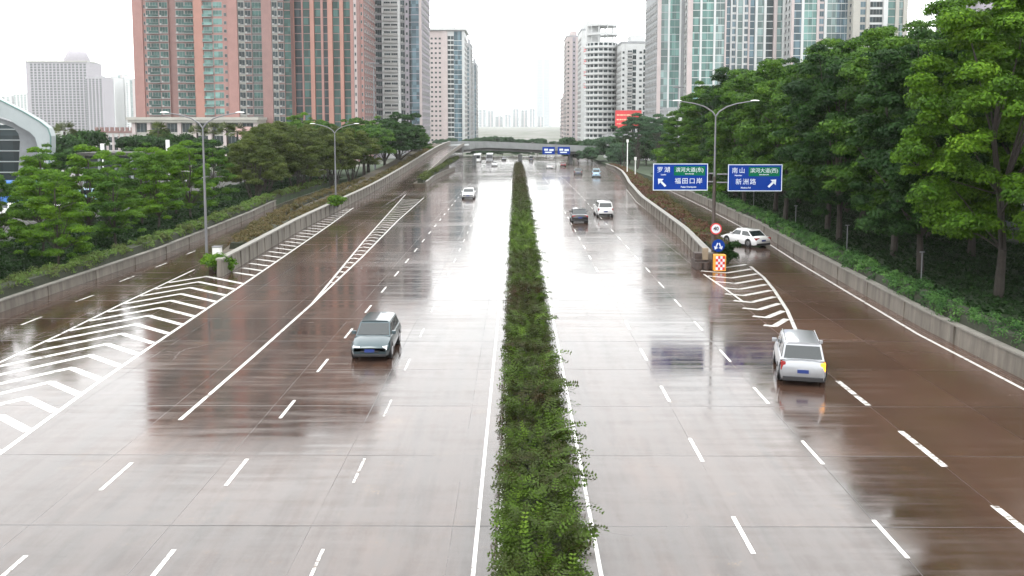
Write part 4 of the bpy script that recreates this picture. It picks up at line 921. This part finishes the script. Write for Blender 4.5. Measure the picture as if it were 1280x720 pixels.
t = tower('low_building', 'low pink and white building with a toothed roofline left of the pink tower', 118, 176, 420, P(140, 166, 420).z, [S(2, .4, 'pier', 'palepink', 0), S(4, .1, 'win', 'white', 'darkg')] * 8, core='palepink', depth=16, fh=3.6, z0=1, roof=False)
m = MB(); wd = P(176, 0, 420).x - P(118, 0, 420).x; hz = P(140, 166, 420).z + 3.5
m.box(-.3, wd + .3, -.5, 16, hz + .003, hz + .8)
for i in range(9): m.box(i * wd / 9 + .3, i * wd / 9 + 1.5, -.4, 1, hz + .8, hz + 2.6)
m.build('roof', BM['brown'], t)

# station with curved grey shell, far left
Ys = 118
t = empty('station_building', 'curved pale grey shell roof and leg of a station at the left edge', 'building', (P(62, 200, Ys).x, Ys, 0))
ox = P(62, 200, Ys).x
outer = [(-60, 92), (-30, 110), (0, 125), (28, 139), (50, 152), (60, 160), (63.5, 170), (63.5, 185), (61.5, 205), (58, 228)]
inner = [(47, 228), (47, 200), (47, 183), (44, 172), (37, 165), (24, 158), (12, 150), (0, 146), (-30, 134), (-60, 118)]
def pr(lst, Y): return [(P(a, b, Y).x - ox, P(a, b, Y).z) for a, b in lst]
M['shell'] = simple('pale_shell_panel', (.27, .30, .305), .4, .08, .4); M['shell_in'] = simple('grey_soffit', (.16, .17, .18), .5)
def shell(m, poly, y0, y1):
    n = len(poly); m.add([(x, y0, z) for x, z in poly] + [(x, y1, z) for x, z in poly], [tuple(range(n)), tuple(range(2 * n - 1, n - 1, -1))] + [(i, n + i, n + (i + 1) % n, (i + 1) % n) for i in range(n)])
def band(m, A, B, y0, y1):       # solid between two chains, split in quads
    B = B[::-1]
    for i in range(len(A) - 1):
        q = [A[i], A[i + 1], B[i + 1], B[i]]
        m.hexa([(q[0][0], y0, q[0][1]), (q[1][0], y0, q[1][1]), (q[1][0], y1, q[1][1]), (q[0][0], y1, q[0][1])][:4], [(q[3][0], y0, q[3][1]), (q[2][0], y0, q[2][1]), (q[2][0], y1, q[2][1]), (q[3][0], y1, q[3][1])])
m = MB(); band(m, pr(outer, Ys), pr(inner, Ys), 0, 1.3); m.build('roof', M['shell'], t)
leg = [(-60, 131), (10, 153), (28, 160), (36, 166), (40, 175), (40, 200), (36, 228)]; legi = [(15, 228), (17, 200), (18, 176), (16, 167), (10, 160), (0, 156), (-60, 137)]
m = MB(); band(m, pr(leg, Ys), pr(legi, Ys), 1.32, 4); m.build('inner_frame', M['shell_in'], t)
m = MB(); xx = pr([(13, 200)], Ys)[0][0]; m.box(xx - 22, xx, 6, 6.4, 0, 10.5); m.build('glass_wall', GM['darkg'], t)
m = MB()
for i in range(7): m.box(xx - 22, xx + .05, 5.85, 5.99, .8 + i * 1.5, .95 + i * 1.5)
m.build('glazing_bar', M['shell'], t)
m = MB(); A = pr(outer, Ys)
for i in range(len(A) - 1): m.tube((A[i][0], -.05, A[i][1]), (A[i + 1][0], -.05, A[i + 1][1]), .1)
m.build('edge_trim', simple('teal_edge', (.09, .16, .15), .4), t)
# dark kiosk
q0 = P(103, 205, 140); q1 = P(166, 191, 140)
t = empty('pavilion', 'low dark flat roofed pavilion beyond the young trees on the left', 'building', (q0.x, 140, 0)); wd = q1.x - q0.x
m = MB(); m.box(0, wd, .5, 7, 0, q1.z - .5); m.build('wall', simple('dark_blue_cladding', (.05, .055, .07), .4, .2, .5), t)
m = MB(); m.box(-.8, wd + .5, -.5, 7.5, q1.z - .497, q1.z); m.build('roof', M['paving'], t)
for x in (.2, wd / 3, wd * .66, wd - .2):
    m = MB(); m.box(x - .15, x + .15, -.2, .1, 0, q1.z - .5); m.build('column', M['shell'], t)

# fence and hoarding in the shade of the right trees
t = empty('hoarding', 'shaded hoarding wall with pale and blue posters behind the right trees', 'hoarding', (46, 44, .6))
hm = [simple('hoarding_pale', (.30, .30, .33), .6), simple('hoarding_grey', (.14, .15, .17), .6), simple('hoarding_teal', (.03, .22, .24), .5), simple('hoarding_blue', (.03, .10, .35), .5), simple('hoarding_lilac', (.32, .26, .40), .5)]
rn = random.Random(8); y = 0
m = MB(); m.box(.05, .3, 0, 78, 0, 2.6); m.build('wall', hm[1], t)
while y < 76:
    l_ = rn.uniform(1.4, 3.6); m = MB(); m.box(-.03, .046, y, y + l_, rn.uniform(.4, .9), rn.uniform(1.9, 2.5)); m.build('poster', rn.choice(hm), t); y += l_ + rn.uniform(.1, 2.2)
for i, y in enumerate((40, 52, 66, 82, 100)):
    x = ro(y) + 2.5; t = empty('guide_post', f'{ORD[i]} thin grey post back, standing in the hedge under the right trees', 'post', (x, y, .7), 0, 'thin posts in the right hedge')
    m = MB(); m.tube((0, 0, 0), (0, 0, 2.3), .035, n=6); m.build('pole', M['steel'], t); m = MB(); m.box(-.14, .14, -.05, .05, 2.302, 2.36); m.build('cap', M['steel'], t)

# ------------------------------------------------------------------ lamps
def street_lamp(label, x, y, zb, H, arm=2.5, rz=0, low='steel', group='double armed street lamps'):
    r = empty('street_lamp', label, 'street lamp', (x, y, zb), rz, group)
    m = MB(); m.tube((0, 0, 0), (0, 0, .5), .2, .17, 10); m.tube((0, 0, .5), (0, 0, H * .55), .105 if low == 'steel' else .14, .085 if low == 'steel' else .12, 10); m.build('pole', M[low], r, smooth=True)
    m = MB(); m.tube((0, 0, H * .55 + .002), (0, 0, H - 1.1), .08, .055, 10); m.build('upper_pole', M['steel'], r, smooth=True)
    for s in (-1, 1):
        pts = [Vector((0, 0, H - 1.1)), Vector((s * .25, 0, H - .75)), Vector((s * .8, 0, H - .4)), Vector((s * 1.5, 0, H - .18)), Vector((s * arm, 0, H))]
        a = MB(); a.path(pts, [.06, .055, .05, .045, .04], 7); ar = a.build('arm', M['steel'], r, smooth=True)
        m = MB(); e = s * arm; m.loft([[(e + s * t_, w_ * c_, H + .02 + zz) for c_, zz in ((-1, 0), (1, 0), (.7, h_), (-.7, h_))] for t_, w_, h_ in ((-.1, .05, .04), (.15, .10, .08), (.42, .09, .06), (.52, .05, .03))]); m.build('lamp_head', M['white'], ar)
    return r
b = G(259, 337); street_lamp('tall grey double armed street lamp behind the chevron tip on the left', b.x, b.y, .5, 11.35 - .5, 2.5)
b = P(419.5, 230, 106); street_lamp('second grey double armed street lamp beside the ramp wall further back on the left', b.x, 106, .5, 10.6 - .5, 2.4)
b = G(893, 337); PSX, PSY = b.x, b.y + .6; sp = street_lamp('double armed street lamp on the dark post between the two blue signs', PSX, PSY, .1, 12.1, 2.6, 0, 'darksteel')
def mast(label, px, py, Y):
    q = P(px, py, Y); r = empty('high_mast_light', label, 'street lamp', (q.x, Y, prof(Y)), 0, 'tall mast lights'); H = q.z - prof(Y)
    m = MB(); m.tube((0, 0, 0), (0, 0, H), .28, .12, 8); m.build('pole', M['steel'], r); m = MB()
    for k_ in range(6):
        a = k_ * 1.047; m.box(1.1 * math.cos(a) - .3, 1.1 * math.cos(a) + .3, 1.1 * math.sin(a) - .3, 1.1 * math.sin(a) + .3, H - .35, H - .1); m.tube((0, 0, H - .1), (1.1 * math.cos(a), 1.1 * math.sin(a), H - .1), .05, n=5)
    m.build('lamp_cluster', M['steel'], r)
mast('thin high mast light rising in front of the lilac tower', 467, 78, 230); mast('thin high mast light rising in front of the leftmost green glass tower', 848, 108, 225)
def postlamp(label, px, py0, py1, Y, big=False):
    q0 = P(px, py1, Y); q1 = P(px, py0, Y); r = empty('post_lamp', label, 'lamp post', (q0.x, Y, q0.z - 1.0), 0, 'small white lamp posts'); H = q1.z - q0.z + 1.0
    m = MB(); m.tube((0, 0, 0), (0, 0, H - .5), .11, .09, 8); m.build('pole', M['white'], r); m = MB(); m.box(-.2, .2, -.2, .2, H - .497, H + (1.2 if big else .1)); m.build('lamp_head', M['white'], r)
postlamp('short white lamp post by the reddish shrubs right of the bend', 794, 197, 222, 170); postlamp('taller white lamp post below the red billboard', 784, 175, 216, 185)
postlamp('white box topped lamp post beside the dark pavilion', 129, 190, 212, 128, True); postlamp('white box topped lamp post among young trees left of the tall street lamp', 211, 186, 218, 120, True)

# ------------------------------------------------------------------ signs
SB = simple('sign_blue', (.004, .035, .24), .8, .06, 1.5, spec=.1); SG = simple('sign_green', (.004, .12, .055), .8, .06, 1.5, spec=.1); SW = simple('sign_white', (.62, .68, .74), .4, .04); SR = simple('sign_red', (.6, .03, .03), .4, .05)
SY = simple('sign_amber', (.75, .33, .04), .45, .08)
def text_mesh(name, s, size, parent, loc, mat, bold=.0, spacing=1.0, align='CENTER'):
    cu = bpy.data.curves.new(name, 'FONT'); cu.body = s; cu.size = size; cu.align_x = align; cu.align_y = 'CENTER'; cu.offset = bold; cu.extrude = .004; cu.space_character = spacing; cu.resolution_u = 3
    ob = bpy.data.objects.new(name, cu); col.objects.link(ob); dg = bpy.context.evaluated_depsgraph_get(); me = bpy.data.meshes.new_from_object(ob.evaluated_get(dg)); bpy.data.objects.remove(ob)
    o = link(name, me, parent); me.materials.clear(); me.materials.append(mat); o.location = loc; o.rotation_euler = (R(90), 0, 0); return o
def arrow(m, cx, cz, L_, ang, w=.13, y=-.045):
    u = Vector((math.sin(ang), 0, math.cos(ang))); v = Vector((u.z, 0, -u.x)); c = Vector((cx, y, cz))
    for poly in ([c - u * L_ / 2 - v * w / 2, c - u * L_ / 2 + v * w / 2, c + u * L_ * .2 + v * w / 2, c + u * L_ * .2 - v * w / 2], ):
        m.hexa([p for p in poly], [p + Vector((0, .02, 0)) for p in poly])
    a = c + u * L_ / 2; p = [a, a - u * L_ * .34 + v * w * 1.7, a - u * L_ * .34 + v * w * .6, a - u * L_ * .18]; p2 = [a, a - u * L_ * .18, a - u * L_ * .34 - v * w * .6, a - u * L_ * .34 - v * w * 1.7]
    tri = [a, c + u * L_ * .1 + v * w * 1.8, c + u * L_ * .1 - v * w * 1.8]; m.add(tri + [q + Vector((0, .02, 0)) for q in tri], [(0, 1, 2), (5, 4, 3), (0, 3, 4, 1), (1, 4, 5, 2), (2, 5, 3, 0)])
def dir_sign(label, x0, x1, z0, z1, Y, lines, ang, parent_xy, group=None):
    cx, cz = (x0 + x1) / 2, (z0 + z1) / 2; W, H = x1 - x0, z1 - z0
    r = empty('direction_sign', label, 'road sign', (cx, Y, cz), 0, group)
    m = MB(); m.box(-W / 2, W / 2, -.02, .05, -H / 2, H / 2); m.build('panel', SB, r)
    m = MB()
    for a in ((-W / 2, W / 2, -H / 2, -H / 2 + .05), (-W / 2, W / 2, H / 2 - .05, H / 2), (-W / 2, -W / 2 + .05, -H / 2 + .05, H / 2 - .05), (W / 2 - .05, W / 2, -H / 2 + .05, H / 2 - .05)): m.box(a[0], a[1], -.034, -.0203, a[2], a[3])
    m.build('border', SW, r)
    gx0, gx1 = -W * .12, W * .45; m = MB(); m.box(gx0, gx1, -.034, -.0203, H * .06, H * .40); g = m.build('green_panel', SG, r)
    text_mesh('lettering', lines[0], .44, r, (-W * .31, -.03, H * .26), SW, .0, 1.35); text_mesh('lettering', lines[1], .15, r, (-W * .31, -.03, H * .09), SW, .003)
    text_mesh('lettering', lines[2], .36, g, ((gx0 + gx1) / 2, -.04, H * .26), SW, .0, 1.0); text_mesh('lettering', lines[3], .11, g, ((gx0 + gx1) / 2, -.04, H * .12), SW, .002)
    tx = W * .15 if ang < 0 else -W * .17
    text_mesh('lettering', lines[4], .46, r, (tx, -.03, -H * .16), SW, .0, 1.25); text_mesh('lettering', lines[5], .15, r, (tx, -.03, -H * .37), SW, .003)
    m = MB(); arrow(m, -W * .34 if ang < 0 else W * .32, -H * .2, .78, ang, .15); m.build('arrow', SW, r)
    m = MB(); d = parent_xy - cx; s = 1 if d > 0 else -1
    for zz in (.25, -.35): m.tube((-s * W * .4, .12, zz), (d - s * .14, .12, zz), .05)
    for xx in (-W * .3, W * .3): m.box(xx - .04, xx + .04, .052, .12, -H * .45, H * .45)
    m.build('bracket', M['steel'], r); return r
a = P(816, 238, PSY - .3); b = P(885, 204.5, PSY - .3); dir_sign('blue direction sign left of the dark post with an arrow pointing up left', a.x, b.x, a.z, b.z, PSY - .3, ['罗湖', 'Luohu', '滨河大道(东)', 'Binhe Blvd (E)', '福田口岸', 'Futian Checkpoint'], -R(45), PSX, 'blue signs on the dark post')
a = P(909.5, 239, PSY - .3); b = P(978, 205.5, PSY - .3); dir_sign('blue direction sign right of the dark post with an arrow pointing up right', a.x, b.x, a.z, b.z, PSY - .3, ['南山', 'Nanshan', '滨河大道(西)', 'Binhe Blvd (W)', '新洲路', 'Xinzhou Rd'], R(45), PSX, 'blue signs on the dark post')
def disc(m, cx, y, cz, r, th, n=28): m.tube((cx, y, cz), (cx, y + th, cz), r, r, n)
q = P(895, 286, PSY - .25); r = empty('speed_limit_sign', 'round white speed sign with red rim reading 40 on the dark post', 'road sign', (q.x, PSY - .25, q.z))
m = MB(); disc(m, 0, 0, 0, .42, .03); m.build('plate', SR, r); m = MB(); disc(m, 0, -.01, 0, .33, .0095); m.build('face', SW, r); text_mesh('lettering', '40', .38, r, (0, -.016, 0), M['black'], .014)
m = MB(); m.box(-.03, .03, .03, .14, -.1, .1); m.build('bracket', M['steel'], r)
q = P(898, 307, PSY - .4); r = empty('keep_either_side_sign', 'round blue sign with two white arrows parting downward on the dark post', 'road sign', (q.x, PSY - .4, q.z))
m = MB(); disc(m, 0, 0, 0, .46, .03); m.build('plate', SB, r); m = MB(); arrow(m, -.15, -.05, .52, R(202), .09, -.022); arrow(m, .15, -.05, .52, R(158), .09, -.022); m.build('arrow', SW, r)
m = MB(); m.box(-.03, .03, .03, .3, -.1, .1); m.build('bracket', M['steel'], r)
q = P(900, 339, PSY - 1.6); q2 = P(900, 318, PSY - 1.6); r = empty('crash_barrel_board', 'amber board with red and white chequers at the foot of the dark signpost', 'marker', (q.x, PSY - 1.6, 0)); hh = 1.18
m = MB(); m.box(-.42, .42, -.02, .5, .05, .05 + hh); m.build('board', SY, r, bevel=.03)
m = MB(); m2 = MB()
for i in range(4):
    for j in range(5): (m if (i + j) % 2 else m2).box(-.32 + i * .16, -.32 + i * .16 + .16, -.034, -.0203, .14 + j * .2, .14 + j * .2 + .2)
m.build('red_chequer', SR, r); m2.build('white_chequer', SW, r)
r = empty('crash_cushion', 'dark stacked crash cushion behind the chequered board at the wall tip', 'barrier', (G(888, 337).x - .1, PSY - .7, 0))
m = MB()
for i in range(5): m.tube((-.75 + (i % 2) * .5, .1 * i, 0), (-.75 + (i % 2) * .5, .1 * i, .55), .27, .27, 12)
m.box(-1.0, 1.0, .3, 1.6, 0, .7); m.box(-.95, -.2, .5, 1.3, .702, 1.15); m.build('cushion', simple('dark_rubber', (.05, .035, .03), .7, .5, 4), r, bevel=.03)
m = MB(); m.box(-.45, -.05, .2, .55, .704, 1.55); m.build('control_box', simple('buff_box', (.25, .2, .14), .6), r)
# far blue signs on their own post
q0 = P(695, 192, 285); fp = empty('sign_post', 'thin grey post carrying the far pair of blue signs by the flyover', 'sign post', (q0.x, 285, prof(285)))
m = MB(); m.tube((0, 0, 0), (0, 0, 8.2), .13, .1); m.build('pole', M['steel'], fp); m = MB(); m.tube((-4.4, .05, 6.1), (4.4, .05, 6.1), .08); m.build('crossbar', M['steel'], fp)
for (a_, b_, lb) in ((678, 693.5, 'small blue direction sign left of the far post by the flyover'), (697, 712.5, 'small blue direction sign right of the far post by the flyover')):
    u = P(a_, 193, 284.7); v = P(b_, 183.5, 284.7); r = empty('direction_sign', lb, 'road sign', ((u.x + v.x) / 2, 284.7, u.z), 0, 'far pair of blue signs'); w2 = (v.x - u.x) / 2; hz = v.z - u.z
    m = MB(); m.box(-w2, w2, -.03, .05, 0, hz); m.build('panel', SB, r); m = MB(); m.box(-w2 * .7, -w2 * .1, -.06, -.034, hz * .5, hz * .75); m.box(w2 * .1, w2 * .8, -.06, -.034, hz * .45, hz * .7); m.box(-w2 * .6, w2 * .5, -.06, -.034, hz * .2, hz * .35); m.build('lettering', SW, r)
# utility boxes near the left lamp
b = G(272, 330); r = empty('utility_cabinet', 'small white utility cabinet behind the leafy clump at the left wall tip', 'cabinet', (b.x, b.y, .3)); m = MB(); m.box(-.3, .3, -.25, .25, 0, 1.0); m.build('box', M['white'], r, bevel=.02); m = MB(); m.box(-.34, .34, -.29, .29, 1.002, 1.06); m.build('lid', M['steel'], r)
rng = np.random.default_rng(77)
def bush_at(label, x, y, z, rad, h, lf, n=2600, s=.09):
    rr = np.random.default_rng(int(abs(x * 10)) + 3); lob = [(rr.uniform(-rad, rad) * .6, rr.uniform(-rad, rad) * .6, rr.uniform(.2, h), rad * rr.uniform(.35, .6)) for _ in range(12)]
    V, T = crown_quads(lob, n, s, rr, .7); r = empty('bush', label, 'bush', (x, y, z)); link('foliage', quads_mesh('foliage', V, T), r, M[lf])
    m = MB()
    for l in lob[::2]: m.tube((0, 0, -.1), l[:3], .03, .015, 5)
    m.build('stems', M['bark'], r)
b = G(263, 344); bush_at('bright green leafy clump at the tip of the left ramp wall', b.x, b.y + 1.0, .05, 1.15, 1.0, 'lf_bright', 5000)
b = P(422, 238, 104); bush_at('small bright green bush at the foot of the second left street lamp', b.x, 104, .9, 1.1, 1.0, 'lf_bright', 3000, .12)
b = G(900, 330); bush_at('dark green clump growing behind the round blue sign', b.x + .3, PSY + .8, .3, .8, 1.3, 'lf_dark', 3500)

# ------------------------------------------------------------------ cars
def sec(y, hw, zb, zt, crown=.04, tuck=.06):
    return [(-hw + tuck, y, zb), (-hw, y, zb + .22), (-hw, y, zb + (zt - zb) * .62), (-hw + .07, y, zt - .05), (-hw * .6, y, zt + crown * .6), (0, y, zt + crown), (hw * .6, y, zt + crown * .6), (hw - .07, y, zt - .05), (hw, y, zb + (zt - zb) * .62), (hw, y, zb + .22), (hw - tuck, y, zb)]
def make_car(kind, paint, label, x, y, z, rz, group=None, indicator=False, front_row=None, slope=0):
    """front of the car points to local +y"""
    D = {'sedan': dict(L=4.6, W=1.8, H=1.46, belt=.93, hood=.86, trunk=.95, wf=1.05, wr=-1.75, rf=.35, rr=-1.05, wb=1.35),
         'suv': dict(L=4.6, W=1.86, H=1.70, belt=1.06, hood=1.02, trunk=1.06, wf=1.05, wr=-2.12, rf=.45, rr=-1.85, wb=1.36),
         'hatch': dict(L=4.2, W=1.78, H=1.50, belt=.95, hood=.90, trunk=.97, wf=1.1, wr=-1.95, rf=.4, rr=-1.45, wb=1.28),
         'van': dict(L=4.7, W=1.8, H=1.92, belt=1.08, hood=1.0, trunk=1.08, wf=1.65, wr=-2.2, rf=1.05, rr=-2.1, wb=1.42)}[kind]
    L2, W2, H = D['L'] / 2, D['W'] / 2, D['H']; b, hd_, tr = D['belt'], D['hood'], D['trunk']
    r = empty('car', label, 'car', (x, y, z), rz, group); r.rotation_euler = (slope, 0, rz)
    st = [(-L2, W2 * .86, .38, tr - .22), (-L2 + .06, W2 * .93, .28, tr - .06), (-L2 + .3, W2 * .98, .22, tr), (D['wr'], W2, .2, b + .01), (-.3, W2, .2, b), (D['wf'] - .1, W2, .2, b - .01), (D['wf'] + .15, W2, .2, hd_ + .03), (L2 - .55, W2 * .98, .22, hd_ - .06), (L2 - .18, W2 * .92, .26, hd_ - .17), (L2 - .03, W2 * .85, .32, hd_ - .30), (L2, W2 * .78, .4, hd_ - .38)]
    m = MB(); m.loft([sec(yy, hw, zb, zt) for yy, hw, zb, zt in st]); body = m.build('body', paint, r, smooth=True)
    # greenhouse
    wt = W2 * .76; wbt = W2 - .09; gb = b - .03; c = [(-wbt, D['wr']), (wbt, D['wr']), (wbt, D['wf']), (-wbt, D['wf'])]; t_ = [(-wt, D['rr']), (wt, D['rr']), (wt, D['rf']), (-wt, D['rf'])]
    def lerpc(k): return [Vector((a[0] * (1 - k) + d[0] * k, a[1] * (1 - k) + d[1] * k, gb + (H - .05 - gb) * k)) for a, d in zip(c, t_)]
    B_, T_ = lerpc(0), lerpc(1)
    def pane(i, j, ins, name, k0=.1, k1=.88, f0=0, f1=1):
        m = MB(); lo_ = lerpc(k0); hi_ = lerpc(k1); a, b2, c2, d2 = lo_[i].lerp(lo_[j], f0 + ins), lo_[i].lerp(lo_[j], f1 - ins), hi_[i].lerp(hi_[j], f1 - ins), hi_[i].lerp(hi_[j], f0 + ins)
        n = (b2 - a).cross(d2 - a).normalized() * .012; m.hexa([a - n * .5, b2 - n * .5, c2 - n * .5, d2 - n * .5], [a + n, b2 + n, c2 + n, d2 + n]); m.build(name, M['cglass'], r)
    m = MB(); m.hexa([Vector((v.x * .985, v.y, v.z)) for v in B_], T_); m.build('cabin_frame', paint, r)
    pane(0, 1, .05, 'rear_window'); pane(2, 3, .04, 'windscreen'); 
    for (i, j) in ((1, 2), (3, 0)):
        for f0, f1 in ((.0, .5), (.5, 1)): pane(i, j, .045, 'side_window', .12, .86, f0, f1)
    m = MB(); rl = []
    for yy, k in ((D['rr'] - .02, .9), (D['rr'] + .25, 1), (D['rf'] - .25, 1), (D['rf'] + .03, .92)): rl.append([(-wt * k, yy, H - .055), (-wt * k * .9, yy, H - .01), (0, yy, H + .015 * k), (wt * k * .9, yy, H - .01), (wt * k, yy, H - .055)])
    m.loft(rl); m.build('roof', paint, r, smooth=True)
    if kind in ('suv', 'van'):
        for s in (-1, 1): m = MB(); m.tube((s * wt * .93, D['rr'] + .2, H + .03), (s * wt * .93, D['rf'] - .1, H + .03), .025, n=6); m.build('roof_rail', M['chrome'], r)
    # wheels
    for s in (-1, 1):
        for yy in (-D['wb'], D['wb']):
            m = MB(); m.tube((s * (W2 - .20), yy, .33), (s * (W2 + .012), yy, .33), .33, .33, 20); w_ = m.build('tyre', M['tyre'], r, smooth=True)
            m = MB(); m.tube((s * (W2 - .01), yy, .33), (s * (W2 + .02), yy, .33), .21, .19, 14); m.build('rim', M['rim'], w_, smooth=True)
            m = MB(); m.tube((s * (W2 - .12), yy, .36), (s * (W2 + .004), yy, .36), .39, .39, 20); m.build('wheel_arch', M['black'], r, smooth=True)
        m = MB(); m.box(s * (W2 + .02) - .1, s * (W2 + .02) + .1, D['wf'] - .35, D['wf'] - .22, b + .02, b + .17); m.build('mirror', paint, r, bevel=.02)
        m = MB(); x0, x1 = sorted((s * W2 * .5, s * W2 * .86)); m.hexa([(x0, L2 - .14, hd_ - .36), (x1, L2 - .3, hd_ - .36), (x1, L2 - .1, hd_ - .36), (x0, L2 + .0, hd_ - .36)], [(x0, L2 - .3, hd_ - .20), (x1, L2 - .4, hd_ - .19), (x1, L2 - .14, hd_ - .22), (x0, L2 - .05, hd_ - .22)]); m.build('headlight', M['hlamp'], r)
        tall = kind in ('suv', 'van', 'hatch'); m = MB(); x0, x1 = sorted((s * W2 * (.72 if tall else .5), s * W2 * .93)); m.box(x0, x1, -L2 - .02 + .04, -L2 + .3, tr - (.42 if tall else .3), tr - .08); m.build('tail_light', M['amber'] if (indicator and s > 0) else M['rlamp'], r, bevel=.02)
    m = MB(); m.box(-W2 * .82, W2 * .82, L2 - .12, L2 + .03, .24, .36); m.box(-W2 * .45, W2 * .45, L2 - .1, L2 + .02, .42, hd_ - .4); m.build('grille', M['black'], r, bevel=.02)
    m = MB(); m.box(-W2 * .84, W2 * .84, -L2 - .04, -L2 + .15, .22, .40); m.build('rear_bumper', M['black'], r, bevel=.02)
    for yy in (L2 + .035, -L2 - .06):
        m = MB(); m.box(-.22, .22, yy - .01, yy + .01, .44, .58) if yy > 0 else m.box(-.22, .22, -L2 - .03, -L2 + .02, .55, .69); m.build('number_plate', M['plate_blue'], r)
    return r
CP = {'silver': car_paint('silver_paint', (.34, .35, .37), .5), 'white': car_paint('white_paint', (.75, .75, .75), 0), 'dark': car_paint('dark_paint', (.02, .021, .025), .3), 'teal': car_paint('dark_teal_paint', (.03, .055, .065), .35), 'grey': car_paint('grey_paint', (.12, .125, .13), .4), 'red': car_paint('maroon_paint', (.2, .03, .03), .2), 'blue': car_paint('pale_blue_paint', (.35, .5, .6), .2)}
def gc(px, py, **k): v = G(px, py); return v.x, v.y
x, y = gc(463, 451); make_car('hatch', CP['teal'], 'dark teal car coming towards the camera in the second lane left of the hedge', x, y + 1.9, 0, math.pi)
x, y = gc(1008, 483); make_car('suv', CP['silver'], 'silver suv seen from behind with its right indicator lit orange', x + .35, y + 2.2, 0, R(-13), indicator=True)
x, y = gc(937, 309); make_car('sedan', CP['white'], 'white saloon on the right side road past the signpost', x, y + 1.6, 0, R(28))
x, y = gc(725, 279); make_car('sedan', CP['dark'], 'black car ahead in the second lane right of the hedge', x, y + 2, 0, 0)
x, y = gc(756, 271); make_car('suv', CP['white'], 'white suv beside the black car right of the hedge', x, y + 2, 0, R(2))
x, y = gc(585, 249); make_car('sedan', CP['white'], 'white saloon approaching on the left carriageway, far back', x, y + 2, 0, math.pi)
def pc(px, Y): return P(px, 156, Y).x
make_car('suv', CP['grey'], 'grey car in the far right lanes ahead of the pale van', pc(723, 205), 205, prof(205), R(-4), slope=-.018)
make_car('van', CP['blue'], 'pale blue grey van in the outermost lane near the right hand bend', pc(746, 192), 192, prof(192), R(-6), slope=-.018)
make_car('sedan', CP['white'], 'white car just short of the flyover on the right carriageway', pc(687, 268), 268, prof(268), 0, slope=-.02)
make_car('sedan', CP['white'], 'white car coming out from under the flyover on the left carriageway', pc(618, 296), 296, prof(296), math.pi, slope=.02)
make_car('sedan', CP['red'], 'maroon car at the far right side under the flyover', pc(704, 290), 290, prof(290), 0, slope=-.02)
for i, (px, Y, cc) in enumerate([(630, 352, 'dark'), (664, 348, 'grey')]):
    make_car('van' if i % 2 else 'sedan', CP[cc], f'{ORD[i]} vehicle in the dim traffic seen beneath the flyover, counting back', pc(px, Y), Y, prof(Y), math.pi if px < 646 else 0, 'traffic beneath the flyover')
# parked cars left
for i, (px, Y, cc, k_) in enumerate([(8, 96, 'white', 'sedan'), (58, 101, 'white', 'van'), (246, 150, 'white', 'sedan'), (230, 158, 'dark', 'sedan'), (95, 112, 'blue', 'van')]):
    lb = ['white car parked beyond the young trees at the left edge', 'white van parked beyond the young trees near the left edge', 'white car parked beyond the tall left street lamp', 'dark car parked beside the white one beyond the left street lamp', 'pale blue van parked behind the young grove on the left', 'pale blue car under the trees at the right edge'][i]
    make_car(k_, CP[cc], lb, pc(px, Y), Y, .57 if i < 5 else .72, R([80, 85, 70, 75, 88, 12][i]))
def bus(label, x, y, z, rz, c, Lb=10.5):
    r = empty('bus', label, 'bus', (x, y, z), rz); m = MB(); m.box(-1.25, 1.25, -Lb / 2, Lb / 2, .35, 3.1); m.build('body', c, r, bevel=.12)
    for s in (-1, 1):
        for i in range(6):
            m = MB(); y0 = -Lb / 2 + .6 + i * (Lb - 1.2) / 6; m.box(min(s * 1.22, s * 1.262), max(s * 1.22, s * 1.262), y0 + .06, y0 + (Lb - 1.2) / 6 - .06, 1.45, 2.55); m.build('window', M['cglass'], r)
        for yy in (-Lb / 2 + 2.2, Lb / 2 - 2.2): m = MB(); m.tube((s * 1.0, yy, .48), (s * 1.27, yy, .48), .48, .48, 18); m.build('wheel', M['tyre'], r)
    for yy in (-Lb / 2, Lb / 2):
        m = MB(); m.box(-1.08, 1.08, yy - .02, yy + .02, 1.4, 2.7); m.build('windscreen', M['cglass'], r)
        for s in (-1, 1): m = MB(); m.box(s * .9 - .18, s * .9 + .18, yy - .03, yy + .03, .7, .95); m.build('lamp', M['hlamp'], r)
    return r
bus('white coach under the left end of the flyover', pc(597, 338), 338, prof(338), math.pi, CP['white']); bus('second pale coach beside the first under the flyover', pc(612, 338), 340, prof(340), math.pi, CP['silver'])
bus('blue bus standing behind the young trees on the left', pc(30, 108), 108, .57, R(82), simple('bus_blue', (.04, .14, .4), .3))

# ------------------------------------------------------------------ haze
HAZE = 0.000085
m = MB(); m.box(-7200, 7200, -70, 9800, -6, 720); hz_ = m.build('haze', None); hz_['kind'] = 'stuff'
hm_ = bpy.data.materials.new('haze_air'); hm_.use_nodes = True; t_ = hm_.node_tree; t_.nodes.clear(); oo = t_.nodes.new('ShaderNodeOutputMaterial'); pv = t_.nodes.new('ShaderNodeVolumePrincipled')
pv.inputs['Color'].default_value = (.97, .985, 1, 1); pv.inputs['Density'].default_value = HAZE; pv.inputs['Anisotropy'].default_value = 0.0
t_.links.new(pv.outputs[0], oo.inputs['Volume']); hz_.data.materials.clear(); hz_.data.materials.append(hm_)
